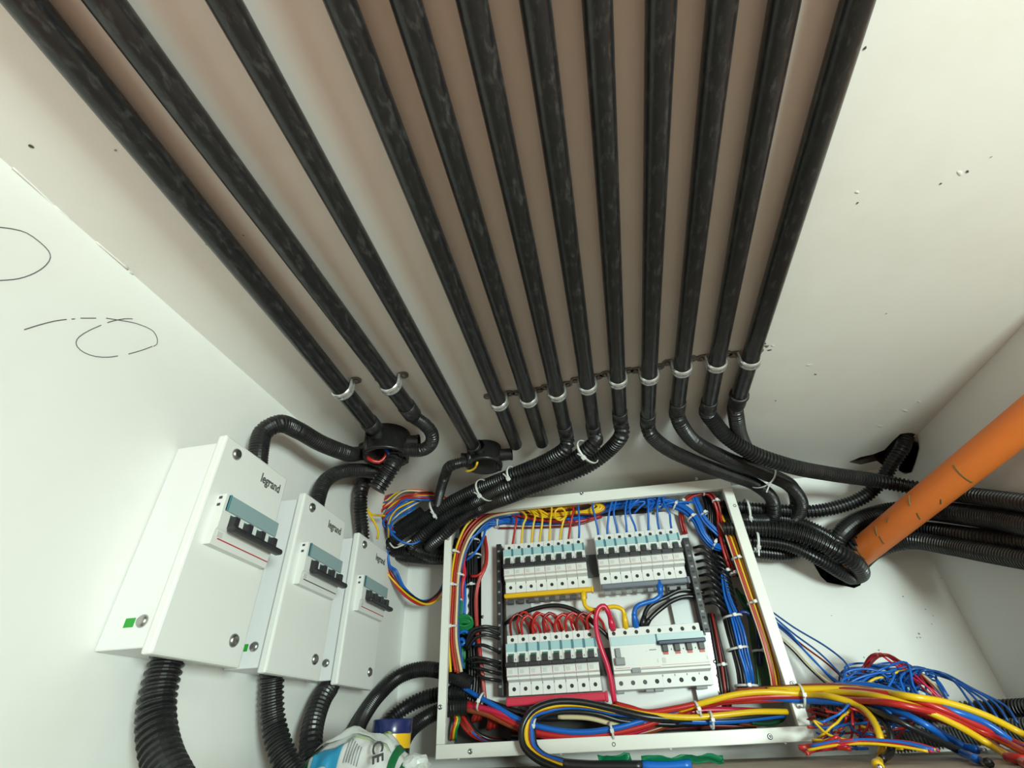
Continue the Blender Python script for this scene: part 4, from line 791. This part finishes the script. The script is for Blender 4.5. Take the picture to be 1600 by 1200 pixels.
for k in range(44):
    c = rg.choice(['blue', 'blue', 'blue2', 'red', 'crimson', 'red', 'yellow', 'blue', 'maroon']); Y = rg.uniform(.77, .88)
    x = rg.uniform(1275, 1400); y = rg.uniform(1112, 1160); h_ = rg.uniform(0, 6.28); P = []; tw = rg.uniform(-.6, .6)
    for j in range(7):
        q = dep(x, y, Y); q.z = max(q.z, .002+.002*rg.random()); P.append(q); h_ += tw+U(.35)
        if x < 1275: h_ = U(.7)
        if x > 1420: h_ = PI+U(.7)
        if y < 1108: h_ = abs(h_ % PI)*.5+.3
        x += math.cos(h_)*15; y += math.sin(h_)*10; y = min(y, 1170); Y += U(.012)
    wire(P, .0014, c, f'{CN[c]} thin wire in the lower tangle beside the panel corner', 'lower tangle beside the panel corner')
for k in range(10):
    c = ['yellow', 'blue', 'red', 'blue', 'crimson', 'blue', 'yellow', 'red', 'blue2', 'red'][k]; dy = rg.uniform(-3, 5)
    P = [dep(1262+k*5, 1168+dy, .74), dep(1310, 1160+dy, .73), dep(1360+k*3, 1158+dy, .72), dep(1410+k*3, 1163+dy, .71), dep(1450+k*2, 1172+dy*.5, .70)]
    for q in P: q.z = max(q.z, .003)
    wire(P, .0014, c, f'{CN[c]} thin wire lying flat on the ledge', 'thin wires lying flat on the ledge')
for k in range(6):
    P = [dep(1248+k*3, 1168+k*2.5, .75), dep(1262, 1166+k*2, .75), dep(1285+k*5, 1163+k, .745), dep(1310+k*4, 1150+k*4, .74)]
    for q in P: q.z = max(q.z, .004)
    wire(P, .0024, 'red', 'thick red wire end at the lower right corner of the panel', 'red wire ends at the panel corner')

# --- coloured loose wires between the hoses and the right enclosure
cols = ['cream', 'red', 'purple', 'red', 'yellow', 'blue2', 'red', 'cream', 'maroon', 'red', 'yellow', 'blue', 'maroon', 'red', 'blue']
rq = random.Random(21)
for k, c in enumerate(cols):
    t = k/(len(cols)-1); Y = .825-.02*t; j = lambda a=4: rq.uniform(-a, a)
    P = [dep(700, 766+t*24, Y+.05), dep(684, 758+t*25, Y+.03), dep(660, 754+t*27+j(2), Y), dep(632+j(), 757+t*27+j(3), Y-.01), dep(605+t*16+j(), 772+t*22+j(3), Y), dep(590+t*13+j(), 790+t*15+j(), Y+.005), dep(593+t*10+j(), 808+t*10+j(), Y+.02), dep(606+t*8+j(6), 824+t*6+j(5), Y+.03)]
    wire(P, .0017, c, f'{CN[c]} loose wire curling out under the hoses left of the panel', 'loose wires curling out under the hoses')
for k, c in enumerate(['blue', 'yellow', 'blue', 'cream', 'blue2', 'blue']):
    j = lambda a=3: rq.uniform(-a, a)
    P = [dep(668-k*3, 778+k+j(), .83), dep(640+j(), 783+k*3+j(), .80), dep(619+k+j(), 797+k*2+j(), .80), dep(608+k*.9+j(2), 815+k, .81), dep(606+k*1.2, 836+j(5), .83)]
    wire(P, .0016, c, f'{CN[c]} loose wire in the lower curl left of the panel', 'lower curl of loose wires')
wire([dep(607, 820, .80), dep(614, 835, .80), dep(627, 846, .80), dep(645, 850, .81), dep(656, 845, .815)], .0017, 'blue', 'blue wire end hooking out over the black hoses'); wire([dep(609, 848, .81), dep(616, 856, .81), dep(632, 850, .81), dep(642, 844, .815)], .0014, 'white', 'white wire end hooking out over the black hoses')
wire([dep(571, 772, .70), dep(571, 788, .71), dep(576, 801, .72), dep(586, 818, .735), dep(591, 832, .745), dep(589, 842, .75)], .0019, 'yellow', 'yellow wire hanging from the hose stub beside the right enclosure'); wire([dep(574, 798, .722), dep(582, 804, .73), dep(592, 805, .75), dep(602, 806, .77)], .0019, 'yellow', 'yellow wire branching towards the loose curl')
for k, c in enumerate(['red', 'maroon', 'blue2', 'blue']): wire([dep(600+k*3, 822, .86), dep(598+k*3, 840, .86), dep(600+k*2, 862, .86), dep(604+k*2, 885, .87), dep(612+k*2, 905-k*5, .88), dep(632, 930-k*4, .89), dep(660, 945-k*2, .895), dep(680, 935-k, .895), dep(700, 905-k*2, .895)], .0022, c, f'{CN[c]} wire sagging from behind the right enclosure into the panel', 'wires sagging into the panel side')
wire([dep(604, 895, .87), dep(622, 915, .885), (dep(645, 935, .89)), dep(670, 944, .89), dep(700, 925, .89)], .0018, 'yellow', 'yellow wire sagging lowest into the panel side', 'wires sagging into the panel side'); wire([dep(602, 880, .87), dep(618, 908, .885), dep(640, 928, .89), dep(665, 940, .892), dep(700, 912, .892)], .0018, 'black', 'black wire sagging into the panel side', 'wires sagging into the panel side')
# wires seen in the junction boxes
wire([zz(568+2, 712, .352), zz(578, 718, .344), zz(592, 722, .342), zz(602, 714, .350), zz(604, 704, .36)], .0028, 'red', 'thick red wire bending inside the left junction box'); wire([zz(602, 700, .362), zz(608, 708, .352), zz(612, 720, .346)], .0030, 'blue', 'blue wire inside the left junction box'); wire([zz(629, 706, .350), zz(622, 714, .348), zz(616, 722, .344)], .0026, 'yellow', 'yellow wire inside the left junction box')
wire([zz(728, 736, .351), zz(736, 735, .350), zz(743, 730, .350), zz(746, 722, .353)], .0018, 'yellow', 'yellow wire curving inside the right junction box')

# --- cable ties
def tp(a, b, w=None): return (a, b)
TI = [(zz(800, 742, .348), zz(780, 750, .347), .0135, 1.0, 'cable tie on the upper hose below the right junction box'), (zz(758, 766, .340), zz(738, 775, .338), .0235, .75, 'cable tie round two hoses above the panel corner'), (zz(918, 706, .345), zz(900, 717, .342), .0235, .75, 'cable tie round two hoses below the eighth pipe'),
      (dep(682, 800, .838), dep(668, 808, .84), .026, .8, 'cable tie round the hoses left of the panel corner'), (zz(1188, 742, .337), zz(1205, 750, .335), .0260, .8, 'cable tie round the hoses above the panel right corner'),
      (dep(1167, 800, .905), dep(1185, 800, .905), .022, 1.0, 'cable tie round the upper hoses at the panel right side'), (dep(1182, 846, .885), dep(1200, 848, .885), .016, 1.0, 'cable tie round the middle hoses at the panel right side')]
for p, q, r, ra, lab in TI: tie(p, q-p, r, 'white '+lab, ratio=ra, wd=.0036, head=(-.2, -.7, -.7), tail=.014)
for x, y, w, dx, dy, r, lab in [(742, 806, -.017, -12, 8, .0085, 'round the wires at the upper left corner inside the panel'), (712, 863, -.017, -3, 15, .0085, 'round the wires high in the left gutter'), (709, 915, -.018, -1, 15, .009, 'round the wires halfway down the left gutter'), (779, 815, -.045, 10, 1, .012, 'round the blue bundle at the upper left'),
        (740, 845, -.05, 0, 12, .0125, 'topmost on the black bundle in the left gutter'), (742, 868, -.05, 0, 12, .0125, 'second on the black bundle in the left gutter'), (739, 915, -.05, 0, 12, .0125, 'third on the black bundle in the left gutter'), (720, 899, -.027, -2, 12, .008, 'round the short red and yellow wires'), (716, 938, -.03, 0, 12, .008, 'round the green and blue wires in the left gutter'),
        (706, 980, -.018, 1, 15, .010, 'low in the left gutter above the hoses'), (751, 1096, -.02, 10, 5, .014, 'round the feeder wires at the lower left hoses'), (1055, 790, -.032, 12, 6, .011, 'on the blue bundle right of the coil'), (1081, 809, -.028, 8, 9, .011, 'on the blue bundle at its bend'), (1116, 850, -.036, 12, 6, .011, 'at the lower end of the blue bundle'),
        (1099, 769, -.022, 10, 0, .0065, 'at the top of the red arch'), (1067, 784, -.035, 4, -10, .0065, 'on the left leg of the red arch'), (1119, 783, -.024, 3, 10, .0065, 'on the right leg of the red arch'), (1100, 803, -.034, 6, 8, .009, 'round the short blue bundle'), (1152, 873, -.018, 5, 14, .010, 'upper one on the wires along the right frame'),
        (1177, 942, -.016, 6, 15, .010, 'middle one on the wires along the right frame'), (1144, 964, -.03, 5, 14, .017, 'upper one on the black and blue bundle'), (1152, 1014, -.032, 5, 14, .018, 'middle one on the black and blue bundle'), (1166, 1072, -.034, 3, 14, .018, 'lower one on the black and blue bundle'), (1189, 1018, -.05, 3, 14, .014, 'on the dark green wires'),
        (1128, 1039, -.045, 4, 14, .009, 'on the dark wires beside the zinc strip'), (1147, 896, -.036, 4, 10, .008, 'on the crimson wire end in the right gutter'), (1090, 1108, .0, 12, -4, .011, 'on the feeder bundle below the keyhole bracket'), (1111, 1125, -.004, 14, 0, .012, 'on the yellow and black feeders'), (956, 1142, -.006, 14, -3, .012, 'on the red and blue feeders above the bottom rail'),
        (1250, 1087, .010, 14, 1, .016, 'round the feeders at the right frame'), (835, 1135, -.002, 10, 3, .012, 'half hidden behind the feeder loop'), (1202, 1078, -.02, 3, 12, .010, 'at the foot of the wires along the right frame'), (1135, 893, -.045, 4, 12, .010, 'on the curling black wires in the right gutter')]:
    p = pan(x, y, w); q = pan(x+dx, y+dy, w); tie(p, q-p, r, 'small white cable tie '+lab, 'small cable ties inside the panel', ratio=.85, wd=.0030, head=PN, tail=.004)

# ------------------------------------------------------------------ the three enclosures on the left wall
XF = -.356
def enclosure(y0, wd, label, bl, i):
    zb, zt = .0625+Z0, .2585+Z0
    T = thing('breaker_enclosure', label, 'enclosure', Matrix.Translation((XF, y0, zb)), 'small breaker enclosures on the left wall')
    H = zt-zb; xb = xleft(y0)-XF+.0012
    # open box body behind the cover
    bm = bmesh.new(); box(bm, (xb, .004, .0055), (-.0085, wd-.004, H-.006), bev=.0012); body = obj('body', bm, 'enclosure_side', T)
    bm = bmesh.new(); box(bm, (-.0100, 0, 0), (0, wd, H), bev=.0022); lid = obj('cover', bm, 'enclosure', T)
    for y, z in [(.0195, .183), (.0895, .0215)]:
        s = obj('screw', lathe(bmesh.new(), [(.0060, 0), (.0060, .0010), (.0046, .0028), (.0030, .0034), (.0012, .0024)], 16, Matrix.Translation((0, y, z)) @ Matrix.Rotation(PI/2, 4, 'Y')), 'screw', lid, True)
    # side screw and earth sticker
    obj('screw', lathe(bmesh.new(), [(.0050, 0), (.0050, .0012), (.0036, .0030), (.0012, .0034)], 16, Matrix.Translation((-.022, .0042, .0255)) @ Matrix.Rotation(PI/2, 4, 'X')), 'screw', body, True)
    if i < 2: s = obj('earth_sticker', B((-.0385, .0036, .0215), (-.0295, .0041, .0285)), 'green_sticker', body); s['label'] = 'green earth sticker'
    tb = text_bm('legrand', .0125, .00015); MX = Matrix(((0, 0, 1, .0002), (1, 0, 0, .0640), (0, 1, 0, .1735), (0, 0, 0, 1)))
    bmesh.ops.transform(tb, matrix=MX @ Matrix.Diagonal((.95, 1.12, 1, 1)), verts=tb.verts[:]); t = obj('lettering', tb, 'text_grey', lid); t['label'] = 'dark grey legrand lettering'
    # four-pole switch showing through the cover
    S = thing('four_pole_breaker', bl, 'circuit breaker', Matrix.Translation((XF, y0+.0145, zb+.0895)), 'four-pole breakers in the enclosures')
    W4 = 4*MW*1.18; hh = .0475
    body4 = bmesh.new()
    pf = [(.0, -.006), (.0, .0075), (.0135, .0085), (.0150, .0100), (.0300, .0100), (.0310, .0095), (hh, .0095), (hh, -.006)]
    a = [body4.verts.new((x, 0, z)) for z, x in pf]; b = [body4.verts.new((x, W4, z)) for z, x in pf]
    body4.faces.new(a); body4.faces.new(b[::-1])
    for k in range(len(pf)): body4.faces.new((a[k], b[k], b[(k+1) % len(pf)], a[(k+1) % len(pf)]))
    bmesh.ops.recalc_face_normals(body4, faces=body4.faces[:]); ob = obj('body', body4, 'breaker', S)
    w4 = obj('label_window', B((.0095, .0030, .0320), (.0115, W4-.001, .0470), bev=.0005), 'teal_grey', S)
    obj('window_edge', B((.0096, .0030, .0318), (.0122, .0046, .0472), bev=.0004), 'teal_dark', w4)
    tgl = obj('toggle_bar', B((.013, .008, .0125), (.0225, W4+.003, .0185), bev=.0026), 'toggle', S)
    for k in range(4):
        y = .0115+k*MW*1.16; obj('toggle_stem', B((.0095, y, .0165), (.017, y+.0072, .0285), bev=.001), 'toggle', tgl); obj('printed_number', B((.0098, y+.0115, .0245), (.0102, y+.0128, .0262)), 'print_dark', ob)
        obj('green_flag', B((.0098, y, .0275), (.0104, y+.0072, .0300)), 'green_flag', tgl)
    obj('red_line', B((.0082, .006, .0058), (.0089, W4-.001, .0066)), 'print_red', ob) if i != 1 else obj('grey_line', B((.0082, .006, .0058), (.0089, W4-.001, .0066)), 'dark_grey', ob)
    obj('printed_label', B((.0080, .004, .0080), (.0088, .0110, .0125)), 'breaker_print', ob)
    for z in (.036, .043): obj('side_clip', B((.002, -.0006, z), (.005, .0004, z+.0025)), 'print_dark', ob)
    return T
enclosure(.366, .1085, 'white legrand breaker enclosure nearest the camera, at the left of the three', 'four-pole breaker with teal window in the left enclosure', 0)
enclosure(.5145, .1095, 'white legrand breaker enclosure in the middle of the three', 'four-pole breaker with teal window in the middle enclosure', 1)
enclosure(.6670, .1075, 'white legrand breaker enclosure farthest back, nearest the panel', 'four-pole breaker with teal window in the right enclosure', 2)

# ------------------------------------------------------------------ orange pipe
A = dep(1322, 893, 1.0); Bq = dep(1345, 862, .915); Cq = dep(1606, 654, .606); d = (Cq-Bq).normalized()
T = thing('orange_pipe', 'orange plastic pipe running from the wall hole up past the right wall', 'pipe', Matrix.Translation(Bq))
S0 = Bq-d*.03; S1 = Bq+d*((Cq-Bq).length+.25)
OR = .0208
bm = bmesh.new(); tube(bm, [(S0.lerp(S1, k/24))-Bq for k in range(25)], OR, 32); obj('tube', bm, 'orange', T, True)
fr_x = d.cross(Vector((0, 0, 1))).normalized(); fr_y = fr_x.cross(d)
vd = (CAM-(Bq+d*.2)); vd = (vd-d*vd.dot(d)).normalized(); a0 = math.atan2(vd.dot(fr_y), vd.dot(fr_x))
for s, a1, a2, m in [(.06, -.5, .05, 'marker_green'), (.065, .15, .7, 'marker_green'), (.095, .4, .6, 'marker_green'), (.135, -.7, -.25, 'marker_green'), (.145, .3, .9, 'marker_green'), (.175, -.75, -.5, 'marker_green'), (.228, -.9, .55, 'marker_green'), (.010, -.6, .4, 'marker_green')]:
    bm = bmesh.new(); pts = []
    for k in range(9):
        a = a0+(a1+(a2-a1)*k/8); pts.append(d*(s+.008*k/8)+(fr_x*math.cos(a)+fr_y*math.sin(a))*(OR+.0001))
    tube(bm, pts, .0007, 5); obj('pen_mark', bm, m, T)

# ------------------------------------------------------------------ objects at the bottom
# striped tube standing on the ledge
c = dep(611, 1160, .70); hw = (dep(640, 1160, .70)-dep(582, 1160, .70)).length/2; top = dep(611, 1124, .70).z; y1 = dep(611, 1147, .70).z; y2 = dep(611, 1170, .70).z
T = thing('marking_tube', 'navy and yellow striped tube standing behind the bag', 'tube', Matrix.Translation((c.x, c.y, 0)))
obj('navy_band', lathe(bmesh.new(), [(hw*.99, y1), (hw, y1+.001), (hw, top-.001), (hw*.97, top), (hw*.90, top), (hw*.90, top-.012), (.002, top-.012)], 32, cap=False), 'tube_navy', T, True)
obj('yellow_band', lathe(bmesh.new(), [(hw*.97, y2), (hw*.97, y1)], 32, cap=False), 'tube_yellow', T, True); obj('black_band', lathe(bmesh.new(), [(hw*.96, .0), (hw*.96, y2)], 32), 'toggle', T, True)
# crumpled plastic bag
bagm = bpy.data.materials.new('bag'); bagm.use_nodes = True; nt = bagm.node_tree; bs = nt.nodes['Principled BSDF']; bs.inputs['Roughness'].default_value = .35
tc = nt.nodes.new('ShaderNodeTexCoord'); sp = nt.nodes.new('ShaderNodeSeparateXYZ'); nt.links.new(tc.outputs['Object'], sp.inputs[0])
def ramp(src, stops):
    r = nt.nodes.new('ShaderNodeValToRGB'); r.color_ramp.interpolation = 'CONSTANT'; els = r.color_ramp.elements
    while len(els) < len(stops): els.new(.5)
    for e, (p, c_) in zip(els, stops): e.position = p; e.color = (*c_, 1)
    nt.links.new(src, r.inputs[0]); return r
mr = nt.nodes.new('ShaderNodeMapRange'); mr.inputs['From Min'].default_value = -.055; mr.inputs['From Max'].default_value = .080; nz = nt.nodes.new('ShaderNodeTexNoise'); nz.inputs['Scale'].default_value = 22
ad = nt.nodes.new('ShaderNodeMath'); ad.operation = 'MULTIPLY_ADD'; ad.inputs[1].default_value = .025; nt.links.new(tc.outputs['Object'], nz.inputs['Vector']); nt.links.new(nz.outputs['Fac'], ad.inputs[0]); nt.links.new(sp.outputs['X'], ad.inputs[2]); nt.links.new(ad.outputs[0], mr.inputs['Value'])
rp = ramp(mr.outputs[0], [(0, (.01, .13, .05)), (.17, (.62, .63, .62)), (.90, (.01, .12, .04))]); nt.links.new(rp.outputs[0], bs.inputs['Base Color']); MATS['bag'] = bagm
mat('bag_white', (.66, .69, .67), .35); mat('bag_blue', (.02, .28, .50), .35); mat('bag_lime', (.38, .55, .14), .4); mat('bag_green', (.012, .14, .05), .4)
bc = dep(566, 1185, .62); bc.z = 0
BH = dep(545, 1144, .62).z
BT = thing('plastic_bag', 'crumpled white and green plastic bag with CE mark in front of the tube', 'bag', Matrix.Translation(bc))
def bag_pt(u, v):      # u across -1..1, v over from front(0) to back(1)
    a = v*PI; hgt_ = BH*(1-.38*abs(u)**2.2)*(1-.12*(u+.3)**2); y = -math.cos(a)*.042*(1-.3*u*u); z = max(0, math.sin(a))**.55*hgt_
    p = Vector((u*.060*(1-.1*v), y, z)); n = noise.noise(p*32)*.009+noise.noise(p*75)*.0045-abs(noise.noise(p*44+Vector((3, 1, 0))))*.006
    return p+Vector((n*.4, -n*.5, n*(1 if z > .004 else 0)))
bm = bmesh.new(); NU, NV = 44, 34; g = [[bm.verts.new(bag_pt(-1+2*i/NU, j/NV)) for j in range(NV+1)] for i in range(NU+1)]
for i in range(NU):
    for j in range(NV): bm.faces.new((g[i][j], g[i+1][j], g[i+1][j+1], g[i][j+1]))
bm.faces.new([g[0][j] for j in range(NV+1)]); bm.faces.new([g[NU][j] for j in range(NV, -1, -1)])
obj('sack', bm, 'bag', BT, True)
def bag_patch(name, u0, u1, v0, v1, m, off=.0012, n=14):
    bm = bmesh.new(); q = []
    for i in range(n+1):
        row = []
        for j in range(7):
            u = u0+(u1-u0)*i/n; v = v0+(v1-v0)*j/6; p = bag_pt(u, v); a = v*PI; row.append(bm.verts.new(p+Vector((0, -math.cos(a), math.sin(a)))*off))
        q.append(row)
    for i in range(n):
        for j in range(6): bm.faces.new((q[i][j], q[i+1][j], q[i+1][j+1], q[i][j+1]))
    return obj(name, bm, m, BT, True)
bag_patch('folded_lip', -.78, .74, .30, .40, 'bag_white', .004); bag_patch('lime_line', -.1, .68, .285, .295, 'bag_lime', .0014); bag_patch('blue_print', -.66, -.12, .06, .235, 'bag_blue'); bag_patch('lime_print', .1, .5, .52, .58, 'bag_lime'); bag_patch('lime_dot', .42, .55, .44, .48, 'bag_lime')
bag_patch('green_gusset', .74, .86, .05, .6, 'bag_green', .002)
for k in range(6): bag_patch('printed_line', -.02+k*.05, .0+k*.05, .10, .26-.01*k, 'grey_plastic', .0014, 2)
for k in range(5): bag_patch('printed_line', -.15+k*.09, -.12+k*.09, .44+.01*k, .50+.01*k, 'grey_plastic', .0014, 2)
ce = text_bm('CE', .020, .0002); q = bag_pt(.46, .16); bmesh.ops.transform(ce, matrix=Matrix.Translation(q+Vector((.004, -.012, .012))) @ Matrix.Rotation(math.radians(72), 4, 'X') @ Matrix.Rotation(-math.radians(75), 4, 'Z') @ Matrix.Scale(.8, 4), verts=ce.verts[:]); t = obj('lettering', ce, 'print_dark', BT); t['label'] = 'black CE lettering'
# small crumpled scrap right of the bag
bm = bmesh.new(); bmesh.ops.create_icosphere(bm, subdivisions=3, radius=.016)
for v in bm.verts: n = noise.noise(v.co*90)*.006; v.co = Vector((v.co.x, v.co.y, v.co.z*.8))+v.co.normalized()*n
c = dep(652, 1196, .62); o = obj('foil_scrap', bm, 'bag_white', None, False); o.location = (c.x, c.y, .022); tag(o, 'small crumpled white scrap right of the bag', 'scrap'); o.location.z = .014
# green tape and cable stubs on the ledge
def ribbon(name, pts, wd, m, label, cat, par=None):
    bm = bmesh.new(); path = spline(pts, .004); T_, N_ = frames(path); rows = []
    for i, p in enumerate(path):
        b = T_[i].cross(N_[i]); ww = wd*(.7+.7*abs(noise.noise(p*60))); z = N_[i]*noise.noise(p*70)*.003
        rows.append([bm.verts.new(p+(b*.6+N_[i]*.8)*ww*(-1+2*k/4)+N_[i]*(noise.noise(p*50+Vector((k*.6, 0, 0)))*.004)+z) for k in range(5)])
    for a, b in zip(rows, rows[1:]):
        for k in range(4): bm.faces.new((a[k], a[k+1], b[k+1], b[k]))
    r = bmesh.ops.solidify(bm, geom=bm.faces[:], thickness=.0008)
    return tag(obj(name, bm, m, par, True), label, cat)
def lo(x, y, h=.004):
    q = dep(x, y, .60); q.z = max(q.z, h); return q
ribbon('insulating_tape', [lo(936, 1190, .012), lo(955, 1186, .014), lo(970, 1188, .013), lo(986, 1184, .014)], .0055, 'tape_green', 'crumpled green tape left of the cable on the ledge', 'tape')
ribbon('insulating_tape', [lo(1002, 1187, .014), lo(1022, 1188, .013), lo(1050, 1191, .012), lo(1090, 1187, .012), lo(1130, 1185, .012)], .0052, 'tape_green', 'long crumpled green tape along the cable on the ledge', 'tape')
wire([lo(880, 1194, .006), lo(925, 1197, .006), lo(965, 1197, .006), lo(1004, 1197, .006)], .0046, 'black', 'black cable lying under the green tape'); wire([lo(1004, 1197, .006), lo(1040, 1198, .006), lo(1080, 1195, .006)], .0044, 'blue', 'blue cable stub under the long green tape')
